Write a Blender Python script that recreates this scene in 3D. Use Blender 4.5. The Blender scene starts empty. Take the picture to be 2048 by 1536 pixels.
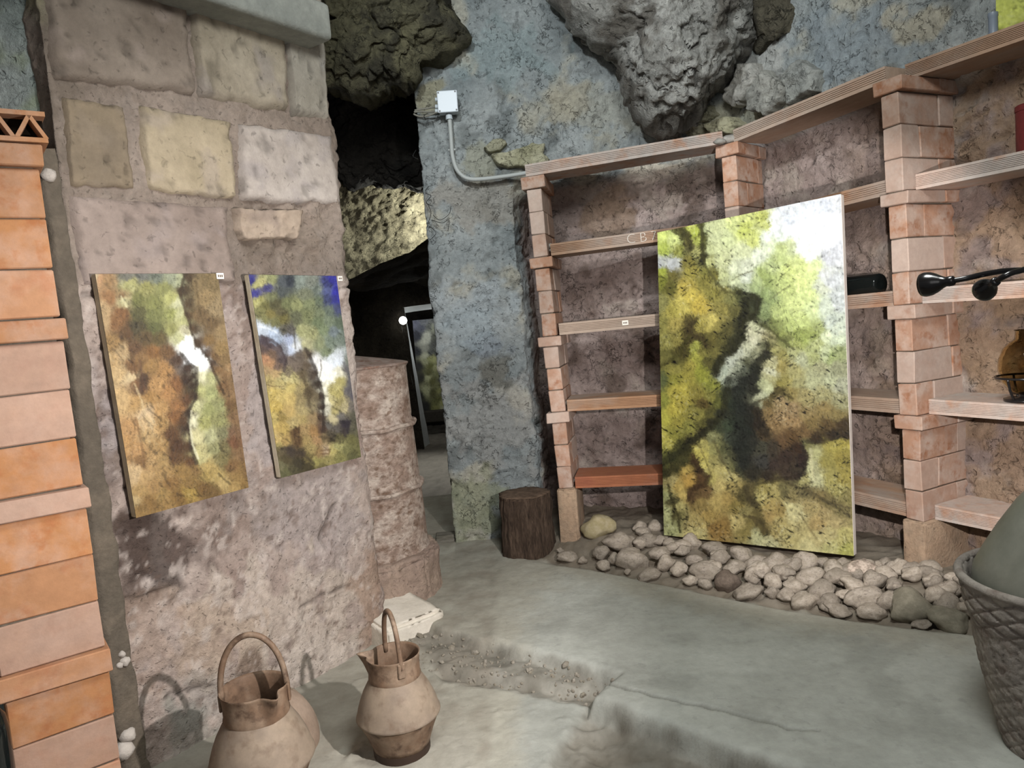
import bpy, bmesh, math, random
import numpy as np
from mathutils import Vector, Matrix, Euler

random.seed(7)
rng = np.random.default_rng(7)
scene = bpy.context.scene
C = scene.collection

# ------------------------------------------------------------------ camera
F = 1500.0                      # focal length in pixels of a 2048 x 1536 frame
CAM = Vector((0.0, 0.0, 1.5))
ROT = (Matrix.Rotation(math.radians(90 - 5.12), 3, 'X') @ Matrix.Rotation(math.radians(-4.86), 3, 'Z'))
cam = bpy.data.cameras.new('camera')
cam.sensor_width = 36.0
cam.lens = F * 36.0 / 2048.0
cam.clip_start = 0.05
co = bpy.data.objects.new('camera', cam)
co.matrix_world = Matrix.Translation(CAM) @ ROT.to_4x4()
C.objects.link(co)
scene.camera = co

# ------------------------------------------------------------------ world, lamps, exposure
w = bpy.data.worlds.new('world')
scene.world = w
w.use_nodes = True
w.node_tree.nodes['Background'].inputs[0].default_value = (0.95, 0.98, 1.0, 1)
w.node_tree.nodes['Background'].inputs[1].default_value = 0.13
scene.view_settings.view_transform = 'Standard'
scene.view_settings.look = 'None'
scene.view_settings.gamma = 1.0
scene.view_settings.use_curve_mapping = False
scene.view_settings.exposure = 0.1


def lamp(name, kind, loc, aim, power, col, size=0.1, angle=120, blend=0.5):
    d = bpy.data.lights.new(name, kind)
    d.energy = power
    d.color = col
    if kind == 'AREA':
        d.shape = 'DISK'
        d.size = size
    else:
        d.shadow_soft_size = size
    if kind == 'SPOT':
        d.spot_size = math.radians(angle)
        d.spot_blend = blend
    o = bpy.data.objects.new(name, d)
    o.location = loc
    if aim is not None:
        o.rotation_euler = (Vector(aim) - Vector(loc)).to_track_quat('-Z', 'Y').to_euler()
    C.objects.link(o)
    return o


lamp('spot_light_pier', 'SPOT', (0.615, 1.185, 1.44), (-1.0, 2.95, 0.85), 215, (1.0, 0.95, 0.92), 0.018, 88, 0.55)
lamp('spot_light_shelves', 'SPOT', (0.70, 1.165, 1.43), (1.38, 3.55, 1.10), 215, (1.0, 0.945, 0.91), 0.018, 55, 0.3)
lamp('spot_light_high', 'SPOT', (-0.35, 2.0, 3.35), (0.75, 4.7, 2.95), 150, (0.93, 0.985, 1.0), 0.06, 78, 0.7)
lamp('ceiling_lamp', 'AREA', (0.5, 1.2, 3.2), (0.5, 3.2, 0.0), 60, (0.97, 1.0, 0.97), 0.8)
lamp('room_fill', 'AREA', (-0.2, -1.6, 2.3), (0.0, 3.0, 1.2), 17, (1.0, 0.98, 0.96), 2.0)
lamp('tunnel_lamp', 'POINT', (-0.50, 6.12, 2.28), None, 25, (1.0, 1.0, 0.92), 0.05)
lamp('tunnel_bulb_light', 'POINT', (-1.31, 9.62, 1.47), None, 7, (0.95, 1.0, 1.0), 0.05)
lamp('tunnel_end_light', 'POINT', (-0.85, 9.8, 1.3), None, 3.5, (0.95, 0.98, 1.0), 0.08)
lamp('tunnel_floor_fill', 'SPOT', (-0.95, 8.2, 1.85), (-0.9, 7.9, 0.0), 110, (0.93, 0.98, 1.0), 0.1, 80, 0.8)  # added fill without a fixture, brightens only the tunnel floor


# ------------------------------------------------------------------ helpers
def ray(px, py):
    return ROT @ Vector(((px - 1024) / F, -(py - 768) / F, -1.0))


def at_y(px, py, y):
    d = ray(px, py)
    return CAM + d * (y / d.y)


def at_z(px, py, z):
    d = ray(px, py)
    return CAM + d * ((z - CAM.z) / d.z)


def at_plane(px, py, p, n):
    d = ray(px, py)
    return CAM + d * ((Vector(p) - CAM).dot(n) / d.dot(n))


def hexc(h):
    h = h.lstrip('#')
    return tuple(int(h[i:i + 2], 16) / 255 for i in (0, 2, 4))


def lin(c):
    c = np.asarray(c, dtype=float)
    return np.where(c <= 0.04045, c / 12.92, ((c + 0.055) / 1.055) ** 2.4)


def L(h):
    return tuple(float(x) for x in lin(hexc(h)))


# ---- numpy gradient noise
_perm = np.random.default_rng(3).permutation(256).astype(np.int64)
_perm = np.concatenate([_perm, _perm, _perm])
_g = np.random.default_rng(5).normal(size=(256, 3))
_g /= np.linalg.norm(_g, axis=1)[:, None]


def pnoise(p):
    p = np.asarray(p, float)
    i = np.floor(p).astype(np.int64)
    f = p - i
    i &= 255
    u = f * f * f * (f * (f * 6 - 15) + 10)
    out = 0.0
    for dx in (0, 1):
        for dy in (0, 1):
            for dz in (0, 1):
                h = _perm[_perm[_perm[(i[:, 0] + dx) & 255] + ((i[:, 1] + dy) & 255)] + ((i[:, 2] + dz) & 255)]
                g = _g[h]
                dot = g[:, 0] * (f[:, 0] - dx) + g[:, 1] * (f[:, 1] - dy) + g[:, 2] * (f[:, 2] - dz)
                wt = (u[:, 0] if dx else 1 - u[:, 0]) * (u[:, 1] if dy else 1 - u[:, 1]) * (u[:, 2] if dz else 1 - u[:, 2])
                out = out + dot * wt
    return out * 1.6


def fbm(p, scale, octv=4, gain=0.5, seed=0.0):
    p = np.asarray(p, float) * scale + seed * 17.31
    a, s, t = 1.0, 0.0, 0.0
    for _ in range(octv):
        s = s + a * pnoise(p)
        t += a
        a *= gain
        p = p * 2.03 + 11.7
    return s / t


def sstep(a, b, x):
    t = np.clip((x - a) / (b - a), 0, 1)
    return t * t * (3 - 2 * t)


def lerp3(a, b, t):
    return np.asarray(a)[None, :] * (1 - t[:, None]) + np.asarray(b)[None, :] * t[:, None]


# ---- object making
def new_obj(name, mesh, mat=None, parent=None):
    o = bpy.data.objects.new(name, mesh)
    C.objects.link(o)
    if mat is not None and mesh is not None and not mesh.materials:
        mesh.materials.append(mat)
    if parent is not None:
        o.parent = parent
        o.matrix_parent_inverse = parent.matrix_basis.inverted()
    return o


def tag(o, label, cat, group=None):
    o['label'] = label
    o['category'] = cat
    if group:
        o['group'] = group
    return o


def thing(name, loc, label, cat, group=None, rotz=0.0):
    o = bpy.data.objects.new(name, None)
    o.empty_display_size = 0.1
    C.objects.link(o)
    o.location = loc
    o.rotation_euler = (0, 0, rotz)
    bpy.context.view_layer.update()
    return tag(o, label, cat, group)


def structure(o):
    o['kind'] = 'structure'
    return o


def mesh_np(name, V, Fq, smooth=True, col=None):
    """V (n,3); Fq list/array of quads or a mix"""
    me = bpy.data.meshes.new(name)
    V = np.asarray(V, np.float32)
    if isinstance(Fq, np.ndarray):
        n = len(Fq)
        k = Fq.shape[1]
        me.vertices.add(len(V))
        me.vertices.foreach_set('co', V.ravel())
        me.loops.add(n * k)
        me.loops.foreach_set('vertex_index', Fq.astype(np.int32).ravel())
        me.polygons.add(n)
        me.polygons.foreach_set('loop_start', np.arange(0, n * k, k, dtype=np.int32))
        me.polygons.foreach_set('loop_total', np.full(n, k, np.int32))
        me.update(calc_edges=True)
    else:
        me.from_pydata([tuple(map(float, v)) for v in V], [], [tuple(f) for f in Fq])
    me.validate()
    if smooth:
        me.polygons.foreach_set('use_smooth', np.ones(len(me.polygons), bool))
    if col is not None:
        set_col(me, col)
    me.update()
    return me


def set_col(me, col):
    a = me.color_attributes.new('Col', 'FLOAT_COLOR', 'POINT')
    c = np.ones((len(me.vertices), 4), np.float32)
    c[:, :3] = col
    a.data.foreach_set('color', c.ravel())


def grid_faces(nv, nu, flip=False):
    j, i = np.meshgrid(np.arange(nv - 1), np.arange(nu - 1), indexing='ij')
    a = (j * nu + i).ravel()
    f = np.stack([a, a + 1, a + nu + 1, a + nu], 1)
    return f[:, ::-1].copy() if flip else f


def bm_obj(name, bm, mat, parent=None, smooth=False, autosmooth=None):
    me = bpy.data.meshes.new(name)
    bmesh.ops.recalc_face_normals(bm, faces=bm.faces)
    bm.to_mesh(me)
    bm.free()
    if smooth:
        me.polygons.foreach_set('use_smooth', np.ones(len(me.polygons), bool))
    if autosmooth:
        me.polygons.foreach_set('use_smooth', np.ones(len(me.polygons), bool))
        me.set_sharp_from_angle(angle=math.radians(autosmooth))
    return new_obj(name, me, mat, parent)


def add_box(bm, M, size, bevel=0.0, seg=1, jitter=0.0):
    """box centred at M origin, size (x,y,z)"""
    r = bmesh.ops.create_cube(bm, size=1.0)
    vs = r['verts']
    for v in vs:
        v.co = Vector((v.co.x * size[0], v.co.y * size[1], v.co.z * size[2]))
        if jitter:
            v.co += Vector([random.uniform(-jitter, jitter) for _ in range(3)])
    if bevel:
        es = list({e for v in vs for e in v.link_edges})
        r2 = bmesh.ops.bevel(bm, geom=es, offset=bevel, segments=seg, affect='EDGES', profile=0.6)
        vs = list({v for f in r2['faces'] for v in f.verts} | {v for v in vs if v.is_valid})
    bmesh.ops.transform(bm, matrix=M, verts=vs)
    return vs


def frame(o, x, y=None, z=(0, 0, 1)):
    """matrix with columns x (length dir), y, z"""
    x = Vector(x).normalized()
    z = Vector(z)
    if y is None:
        y = z.cross(x)
    y = Vector(y).normalized()
    z = x.cross(y).normalized()
    M = Matrix((x, y, z)).transposed().to_4x4()
    M.translation = Vector(o)
    return M


def add_tube(bm, pts, r, seg=10, cap=True, rfun=None):
    pts = [Vector(p) for p in pts]
    rings = []
    up = None
    for i, p in enumerate(pts):
        t = (pts[min(i + 1, len(pts) - 1)] - pts[max(i - 1, 0)]).normalized()
        if up is None:
            up = t.orthogonal().normalized()
        else:
            up = (up - t * up.dot(t)).normalized()
        s = t.cross(up)
        rr = rfun(i / (len(pts) - 1)) if rfun else r
        rings.append([bm.verts.new(p + (up * math.cos(a) + s * math.sin(a)) * rr)
                      for a in [2 * math.pi * k / seg for k in range(seg)]])
    for a, b in zip(rings[:-1], rings[1:]):
        for k in range(seg):
            bm.faces.new((a[k], a[(k + 1) % seg], b[(k + 1) % seg], b[k]))
    if cap:
        bm.faces.new(rings[0][::-1])
        bm.faces.new(rings[-1])
    return rings


def add_lathe(bm, prof, seg=48, M=None, wob=None, caps=(True, True)):
    rings = []
    for (r, z) in prof:
        ring = []
        for k in range(seg):
            a = 2 * math.pi * k / seg
            rr = r * (1 + (wob(a, z) if wob else 0))
            p = Vector((rr * math.cos(a), rr * math.sin(a), z))
            ring.append(bm.verts.new(M @ p if M else p))
        rings.append(ring)
    for a, b in zip(rings[:-1], rings[1:]):
        for k in range(seg):
            bm.faces.new((a[k], a[(k + 1) % seg], b[(k + 1) % seg], b[k]))
    if caps[0]:
        bm.faces.new(rings[0][::-1])
    if caps[1]:
        bm.faces.new(rings[-1])
    return rings


def smooth_path(pts, n=8):
    pts = [Vector(p) for p in pts]
    P = [pts[0]] + pts + [pts[-1]]
    out = []
    for i in range(1, len(P) - 2):
        for k in range(n):
            t = k / n
            a, b, c, d = P[i - 1], P[i], P[i + 1], P[i + 2]
            out.append(0.5 * ((2 * b) + (c - a) * t + (2 * a - 5 * b + 4 * c - d) * t * t + (3 * b - a - 3 * c + d) * t ** 3))
    out.append(pts[-1])
    return out


# ------------------------------------------------------------------ materials
def nd(nt, t, **kw):
    n = nt.nodes.new(t)
    for k, v in kw.items():
        setattr(n, k, v)
    return n


def surf(name, color=None, second=None, third=None, scale=6.0, var=0.25, vscale=40.0, bump=0.3, bscale=60.0,
         pits=0.0, pscale=60.0, pdark=0.0, rough=0.9, spec=0.25, rnd=0.0, dust=None, metal=0.0, dist=0.02, stretch=(1, 1, 1), cracks=0.0):
    """stone-like surface. colour None = the mesh's Col attribute"""
    m = bpy.data.materials.new(name)
    m.use_nodes = True
    nt = m.node_tree
    b = nt.nodes['Principled BSDF']
    b.inputs['Roughness'].default_value = rough
    b.inputs['Specular IOR Level'].default_value = spec
    b.inputs['Metallic'].default_value = metal
    tc = nd(nt, 'ShaderNodeTexCoord')
    mp = nd(nt, 'ShaderNodeMapping')
    mp.inputs['Scale'].default_value = stretch
    nt.links.new(tc.outputs['Object'], mp.inputs['Vector'])
    vec = mp.outputs['Vector']
    oi = None
    if rnd or second:
        oi = nd(nt, 'ShaderNodeObjectInfo')
        ad = nd(nt, 'ShaderNodeVectorMath', operation='MULTIPLY_ADD')
        cb = nd(nt, 'ShaderNodeCombineXYZ')
        for k in range(3):
            nt.links.new(oi.outputs['Random'], cb.inputs[k])
        nt.links.new(cb.outputs[0], ad.inputs[0])
        ad.inputs[1].default_value = (37, 53, 71) if rnd else (0, 0, 0)
        nt.links.new(vec, ad.inputs[2])
        vec = ad.outputs[0]

    def noise(s, det=6, rg=0.6):
        n = nd(nt, 'ShaderNodeTexNoise')
        n.inputs['Scale'].default_value = s
        n.inputs['Detail'].default_value = det
        n.inputs['Roughness'].default_value = rg
        nt.links.new(vec, n.inputs['Vector'])
        return n.outputs['Fac']

    def ramp(src, lo, hi):
        r = nd(nt, 'ShaderNodeMapRange')
        r.inputs['From Min'].default_value = lo
        r.inputs['From Max'].default_value = hi
        nt.links.new(src, r.inputs['Value'])
        return r.outputs['Result']

    def mix(f, a, bb, mode='MIX'):
        x = nd(nt, 'ShaderNodeMix', data_type='RGBA', blend_type=mode)
        if isinstance(f, float):
            x.inputs[0].default_value = f
        else:
            nt.links.new(f, x.inputs[0])
        for s, idx in ((a, 6), (bb, 7)):
            if isinstance(s, tuple):
                x.inputs[idx].default_value = s + (1,)
            else:
                nt.links.new(s, x.inputs[idx])
        return x.outputs[2]

    if color is None:
        at = nd(nt, 'ShaderNodeAttribute', attribute_name='Col')
        base = at.outputs['Color']
    else:
        base = color
        if second:
            base = mix(ramp(noise(scale), 0.42, 0.62), base, second)
        if third:
            base = mix(ramp(noise(scale * 2.3), 0.52, 0.68), base, third)
    if dust:
        dm = nd(nt, 'ShaderNodeMath', operation='FRACT')
        d2 = nd(nt, 'ShaderNodeMath', operation='MULTIPLY')
        d2.inputs[1].default_value = 7.31
        nt.links.new(oi.outputs['Random'], d2.inputs[0])
        nt.links.new(d2.outputs[0], dm.inputs[0])
        base = mix(ramp(dm.outputs[0], 0.25, 1.15), base, dust)
    if rnd:
        hv = nd(nt, 'ShaderNodeHueSaturation')
        mr = nd(nt, 'ShaderNodeMapRange')
        mr.inputs['To Min'].default_value = 1 - rnd
        mr.inputs['To Max'].default_value = 1 + rnd
        nt.links.new(oi.outputs['Random'], mr.inputs['Value'])
        nt.links.new(mr.outputs[0], hv.inputs['Value'])
        if isinstance(base, tuple):
            hv.inputs['Color'].default_value = base + (1,)
        else:
            nt.links.new(base, hv.inputs['Color'])
        base = hv.outputs['Color']
    n1 = noise(vscale, 8, 0.7)
    mr = nd(nt, 'ShaderNodeMapRange')
    mr.inputs['From Min'].default_value = 0.3
    mr.inputs['From Max'].default_value = 0.7
    mr.inputs['To Min'].default_value = 1 - var
    mr.inputs['To Max'].default_value = 1 + var
    nt.links.new(n1, mr.inputs['Value'])
    sc = nd(nt, 'ShaderNodeVectorMath', operation='SCALE')
    if isinstance(base, tuple):
        sc.inputs[0].default_value = base
    else:
        nt.links.new(base, sc.inputs[0])
    nt.links.new(mr.outputs[0], sc.inputs['Scale'])
    out = sc.outputs[0]
    h = noise(bscale, 9, 0.68)
    if pits:
        v = nd(nt, 'ShaderNodeTexNoise')
        v.inputs['Scale'].default_value = pscale
        v.inputs['Detail'].default_value = 3
        v.inputs['Distortion'].default_value = 0.6
        nt.links.new(vec, v.inputs['Vector'])
        hole = ramp(v.outputs['Fac'], 0.62, 0.72)
        mm = nd(nt, 'ShaderNodeMath', operation='MULTIPLY_ADD')
        nt.links.new(hole, mm.inputs[0])
        mm.inputs[1].default_value = -pits
        nt.links.new(h, mm.inputs[2])
        h = mm.outputs[0]
        if pdark:
            k = nd(nt, 'ShaderNodeMapRange')
            k.inputs['To Min'].default_value = 1.0
            k.inputs['To Max'].default_value = 1 - pdark
            nt.links.new(hole, k.inputs['Value'])
            s2 = nd(nt, 'ShaderNodeVectorMath', operation='SCALE')
            nt.links.new(out, s2.inputs[0])
            nt.links.new(k.outputs[0], s2.inputs['Scale'])
            out = s2.outputs[0]
    if cracks:
        v = nd(nt, 'ShaderNodeTexNoise')
        v.inputs['Scale'].default_value = pscale * 0.4
        v.inputs['Detail'].default_value = 6
        v.inputs['Roughness'].default_value = 0.6
        nt.links.new(vec, v.inputs['Vector'])
        sb = nd(nt, 'ShaderNodeMath', operation='SUBTRACT')
        sb.inputs[1].default_value = 0.5
        nt.links.new(v.outputs['Fac'], sb.inputs[0])
        ab = nd(nt, 'ShaderNodeMath', operation='ABSOLUTE')
        nt.links.new(sb.outputs[0], ab.inputs[0])
        cr = ramp(ab.outputs[0], 0.012, 0.0)
        ms = ramp(noise(pscale * 0.15, 3), 0.5, 0.62)
        mu = nd(nt, 'ShaderNodeMath', operation='MULTIPLY')
        nt.links.new(cr, mu.inputs[0])
        nt.links.new(ms, mu.inputs[1])
        mm = nd(nt, 'ShaderNodeMath', operation='MULTIPLY_ADD')
        nt.links.new(mu.outputs[0], mm.inputs[0])
        mm.inputs[1].default_value = -cracks
        nt.links.new(h, mm.inputs[2])
        h = mm.outputs[0]
    nt.links.new(out, b.inputs['Base Color'])
    if bump:
        bp = nd(nt, 'ShaderNodeBump')
        bp.inputs['Strength'].default_value = bump
        bp.inputs['Distance'].default_value = dist
        nt.links.new(h, bp.inputs['Height'])
        nt.links.new(bp.outputs[0], b.inputs['Normal'])
    return m


def plain(name, col, rough=0.5, metal=0.0, spec=0.5, trans=0.0, emit=None, estr=0.0, ior=1.45):
    m = bpy.data.materials.new(name)
    m.use_nodes = True
    b = m.node_tree.nodes['Principled BSDF']
    b.inputs['Base Color'].default_value = tuple(col) + (1,)
    b.inputs['Roughness'].default_value = rough
    b.inputs['Metallic'].default_value = metal
    b.inputs['Specular IOR Level'].default_value = spec
    b.inputs['Transmission Weight'].default_value = trans
    b.inputs['IOR'].default_value = ior
    if emit:
        b.inputs['Emission Color'].default_value = tuple(emit) + (1,)
        b.inputs['Emission Strength'].default_value = estr
    return m


M_wall = surf('plaster_wall', None, var=0.24, vscale=40, bump=1.0, bscale=30, pits=0.5, pscale=30, pdark=0.3, cracks=0.5)
M_rock = surf('cave_rock', None, var=0.40, vscale=22, bump=1.0, bscale=20, pits=0.5, pscale=22, pdark=0.45, dist=0.04, cracks=0.6)
M_pier = surf('tuff_render', None, var=0.22, vscale=36, bump=0.7, bscale=48, pits=0.5, pscale=60, pdark=0.3)
M_tuff = surf('tuff_block', None, var=0.14, vscale=30, bump=0.4, bscale=50, pits=0.5, pscale=36, pdark=0.35)
M_floor = surf('concrete_floor', None, var=0.11, vscale=24, bump=0.25, bscale=60, pits=0.15, pscale=30, pdark=0.12, rough=0.85)
M_brick_far = surf('brick_clay_dusty', L('#a5806a'), L('#b39c8e'), L('#96694f'), scale=9, var=0.10, vscale=30, bump=0.25, bscale=90, rnd=0.10, dust=L('#b0a096'), dist=0.006)
M_tile = surf('hollow_clay', L('#a07c60'), L('#9c8c80'), L('#94684a'), scale=4, var=0.12, vscale=30, bump=0.25, bscale=80, rnd=0.12, dust=L('#a29488'), dist=0.006, stretch=(0.5, 1, 1))
M_tile_red = surf('hollow_clay_red', L('#905c42'), L('#907060'), L('#8a5540'), scale=4, var=0.12, vscale=30, bump=0.25, bscale=80, rnd=0.1, dist=0.006, stretch=(0.5, 1, 1))
M_tile_dust = surf('hollow_clay_dusty', L('#b4a094'), L('#aca49e'), L('#ae8a74'), scale=4, var=0.12, vscale=30, bump=0.25, bscale=80, rnd=0.1, dist=0.006)
M_foot = surf('footing_concrete', L('#a88f78'), L('#9a8672'), scale=8, var=0.2, vscale=40, bump=0.5, bscale=60, pits=0.3, pscale=50, pdark=0.3)
M_mortar_and_strip = surf('mortar_and_strip_dark', L('#5c544a'), L('#6a6054'), scale=7, var=0.2, vscale=40, bump=0.5, bscale=60)
M_mortar_white = surf('mortar_white', L('#b4aca4'), var=0.15, bump=0.4)

# ------------------------------------------------------------------ plan of the place
ROTi = np.array(ROT)


def project(P):
    d = (np.asarray(P) - np.array(CAM)) @ ROTi
    return np.stack([1024 - F * d[:, 0] / d[:, 2], 768 + F * d[:, 1] / d[:, 2]], 1)


def blob(px, cx, cy, rx, ry, ns=None):
    d = np.sqrt(((px[:, 0] - cx) / rx) ** 2 + ((px[:, 1] - cy) / ry) ** 2)
    if ns is not None:
        d = d + ns
    return sstep(1.15, 0.75, d)


def in_poly(x, y, poly):
    inside = np.zeros(len(x), bool)
    n = len(poly)
    for i in range(n):
        x0, y0 = poly[i]
        x1, y1 = poly[(i + 1) % n]
        c = ((y0 > y) != (y1 > y))
        with np.errstate(divide='ignore', invalid='ignore'):
            xi = (x1 - x0) * (y - y0) / (y1 - y0) + x0
        inside ^= c & (x < xi)
    return inside


def seg_dist(x, y, poly, closed=True):
    d = np.full(len(x), 1e9)
    n = len(poly)
    for i in range(n if closed else n - 1):
        ax, ay = poly[i]
        bx, by = poly[(i + 1) % n]
        vx, vy = bx - ax, by - ay
        t = np.clip(((x - ax) * vx + (y - ay) * vy) / (vx * vx + vy * vy + 1e-12), 0, 1)
        d = np.minimum(d, np.hypot(x - ax - t * vx, y - ay - t * vy))
    return d


def sdist(x, y, poly):
    d = seg_dist(x, y, poly)
    return np.where(in_poly(x, y, poly), d, -d)


SLAB = 0.12                                   # height of the walkway slab
PL, PM, PR = Vector((0.333, 4.30, 0)), Vector((1.164, 4.10, 0)), Vector((1.637, 3.27, 0))
dirB = Vector((0.49, -0.872, 0)).normalized()          # run of the two right-hand bays
inB = Vector((0.872, 0.49, 0)).normalized()            # into the wall there
dirA = (PM - PL).normalized()
inA = Vector((0.20, 0.98, 0)).normalized()
inM = Vector((0.60, 0.80, 0)).normalized()

# plan of the plastered wall behind everything, left to right
WB = [(-0.40, 5.45), (-0.440, 4.62), (0.105, 4.62), (0.20, 4.86), (0.46, 4.80), (1.425, 4.47), (2.95, 1.75), (3.3, 0.6)]


def wall_grid(name, poly, z0, z1, step, mat, disp, colf, zstep=None, soft=0.06, morph=None):
    poly = [np.array(p, float) for p in poly]
    seg = [np.linalg.norm(b - a) for a, b in zip(poly[:-1], poly[1:])]
    cum = np.concatenate([[0], np.cumsum(seg)])
    ss = np.arange(0, cum[-1] + step * 0.5, step)
    xs = np.interp(ss, cum, [p[0] for p in poly])
    ys = np.interp(ss, cum, [p[1] for p in poly])

    def nrm(s):
        a, b = np.clip(s - soft, 0, cum[-1]), np.clip(s + soft, 0, cum[-1])
        dx = np.interp(b, cum, [p[0] for p in poly]) - np.interp(a, cum, [p[0] for p in poly])
        dy = np.interp(b, cum, [p[1] for p in poly]) - np.interp(a, cum, [p[1] for p in poly])
        l = np.hypot(dx, dy) + 1e-9
        return dy / l, -dx / l
    nx, ny = nrm(ss)
    zs = np.arange(z0, z1 + 1e-6, zstep or step)
    nu, nv = len(ss), len(zs)
    S, Z = np.meshgrid(ss, zs)
    P = np.stack([np.tile(xs, (nv, 1)), np.tile(ys, (nv, 1)), Z], -1).reshape(-1, 3)
    N = np.stack([np.tile(nx, (nv, 1)), np.tile(ny, (nv, 1)), np.zeros_like(Z)], -1).reshape(-1, 3)
    s = S.ravel()
    if morph:
        P, N = morph(P, N, s)
    px = project(P)
    d = disp(P, s, px)
    P2 = P + N * d[:, None]
    col = colf(P2, s, px)
    me = mesh_np(name, P2, grid_faces(nv, nu), True, col)
    return new_obj(name, me, mat), dict(cum=cum, ss=ss)


# ---- wall behind the shelves (plaster above, bare pinkish stone with warm lamplight put into its colour inside the bays)
CUM = np.concatenate([[0], np.cumsum([math.hypot(b[0] - a[0], b[1] - a[1]) for a, b in zip(WB[:-1], WB[1:])])])


def wb_niche(P, s):
    n = fbm(P, 3.0, 3, seed=2) * 0.10
    top = np.where(s > CUM[5], 2.36, 2.26 + 0.03 * (s - CUM[4]))
    return sstep(CUM[2] + 0.10, CUM[2] + 0.2, s) * sstep(0.04, -0.04, P[:, 2] - top + n)


def wb_disp(P, s, px):
    d = fbm(P, 1.4, 3, seed=1) * 0.07 + fbm(P, 6, 4, gain=.6, seed=2) * 0.028 + fbm(P, 26, 3, seed=3) * 0.014 - sstep(.18, .4, fbm(P * np.array([1, 1, 1.4]), 11, 3, seed=9)) * .025
    r = np.abs(fbm(P * np.array([1, 1, 1.6]), 4.5, 3, seed=5))
    d = d - sstep(0.05, 0.0, r) * 0.03 * sstep(0.0, 0.25, fbm(P, 1.7, 2, seed=8))
    d = d + 0.06 * (1 - wb_niche(P, s)) * sstep(CUM[3], CUM[4], s)      # upper wall stands a little proud of the bays
    d = d - blob(px, 990, 745, 30, 38, fbm(P, 9, 3, seed=4) * 0.8) * 0.02
    return np.where(s < CUM[1], d * 0.6, d)


def wb_col(P, s, px):
    a = np.asarray
    n1 = fbm(P, 2.2, 4, seed=11) + 0.5
    n2 = fbm(P, 7.0, 4, seed=12)
    n3 = fbm(P, 3.3, 5, seed=13)
    up = lerp3(lin(hexc('#7b8385')), lin(hexc('#a9aeae')), np.clip(n1, 0, 1))
    up = up * (1 - sstep(0.06, 0.30, n3)[:, None]) + lin(hexc('#a9a79b'))[None] * sstep(0.06, 0.30, n3)[:, None]
    dk = sstep(0.12, 0.35, fbm(P, 5, 4, seed=15))[:, None]
    up = up * (1 - 0.55 * dk) + lin(hexc('#565b5a'))[None] * 0.55 * dk
    for (cx, cy, rx, ry, c, k) in [(960, 325, 45, 45, '#98967f', .6), (1215, 220, 95, 50, '#a5a498', .6), (1130, 205, 40, 40, '#a8a08c', .5),
                                   (860, 190, 30, 40, '#98937a', .8), (1010, 110, 90, 60, '#8a9a9c', .5), (950, 620, 90, 60, '#a4adb2', .6),
                                   (960, 400, 90, 50, '#968f84', .6), (1000, 840, 120, 90, '#9c9a96', .5), (950, 1010, 70, 70, '#8a8f72', .6), (990, 745, 32, 38, '#6c6c66', .9),
                                   (975, 690, 40, 26, '#76818e', .5), (930, 660, 60, 40, '#98a4aa', .5), (1540, 150, 60, 70, '#b4b4b0', .8), (1500, 235, 110, 40, '#b0ad98', .7),
                                   (1420, 255, 80, 30, '#b4b09c', .7), (1750, 90, 130, 70, '#8a949a', .7), (1850, 50, 60, 40, '#b4ae9c', .8), (1940, 140, 45, 40, '#c4c4c0', .9),
                                   (1300, 345, 60, 18, '#d0c8b8', .9), (1360, 310, 70, 14, '#c8c2b4', .6), (1150, 350, 70, 16, '#b8b4a8', .6)]:
        b = (blob(px, cx, cy, rx, ry, n2 * 1.3) * k)[:, None]
        up = up * (1 - b) + lin(hexc(c))[None] * b
    lo = lerp3(lin(hexc('#7c6c65')), lin(hexc('#ae9f9a')), np.clip(n1 + n2 * 0.6, 0, 1))
    b = sstep(0.05, 0.3, n3)[:, None]
    lo = lo * (1 - b) + lin(hexc('#a4988f'))[None] * b
    b = sstep(0.08, 0.3, fbm(P, 3.8, 4, seed=17))[:, None] * 0.75
    lo = lo * (1 - b) + lin(hexc('#5e5048'))[None] * b
    # ochre stone on the right
    b = (sstep(1620, 1900, px[:, 0]) * sstep(-0.1, 0.25, n2 + n1 * 0.4))[:, None] * 0.8
    lo = lo * (1 - b) + lin(hexc('#947c64'))[None] * b
    b = (blob(px, 1220, 430, 60, 50, n2) * .7)[:, None]
    lo = lo * (1 - b) + lin(hexc('#8c7866'))[None] * b
    m = wb_niche(P, s)[:, None]
    return up * (1 - m) + lo * m


def wb_morph(P, N, s):
    """above the shelving the pillar runs straight on into the wall"""
    s0, s1 = CUM[2] - .02, CUM[4] + .45
    t = np.clip((s - s0) / (s1 - s0), 0, 1)
    a_ = np.array([WB[2][0] - .02, WB[2][1]])
    b_ = np.array([WB[4][0] + .437, WB[4][1] - .144])
    Q = a_[None] * (1 - t)[:, None] + b_[None] * t[:, None]
    k = (((s > s0) & (s < s1)) * sstep(2.14, 2.34, P[:, 2]))[:, None]
    P = P.copy()
    P[:, :2] = P[:, :2] * (1 - k) + Q * k
    N = N * (1 - k) + np.array([-.12, -.99, 0])[None] * k
    return P, N / np.linalg.norm(N, axis=1)[:, None]


wall_back, _ = wall_grid('wall_back', WB, -0.12, 3.75, 0.0135, M_wall, wb_disp, wb_col, morph=wb_morph)
structure(wall_back)
wall_back['label'] = 'rough grey plastered cave wall behind the terracotta shelves, pinkish bare stone with painted-in warm light inside the bays'

# ---- pier on the left that carries the two small paintings
PO = Vector((-0.59, 3.54, 0))
pu = Vector((-0.574, -0.819, 0)).normalized()          # along the face, towards the left
pn = Vector((0.819, -0.574, 0)).normalized()           # out of the face


def on_pier(px_, py_, off=0.0):
    return at_plane(px_, py_, PO + pn * off, pn)


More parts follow.
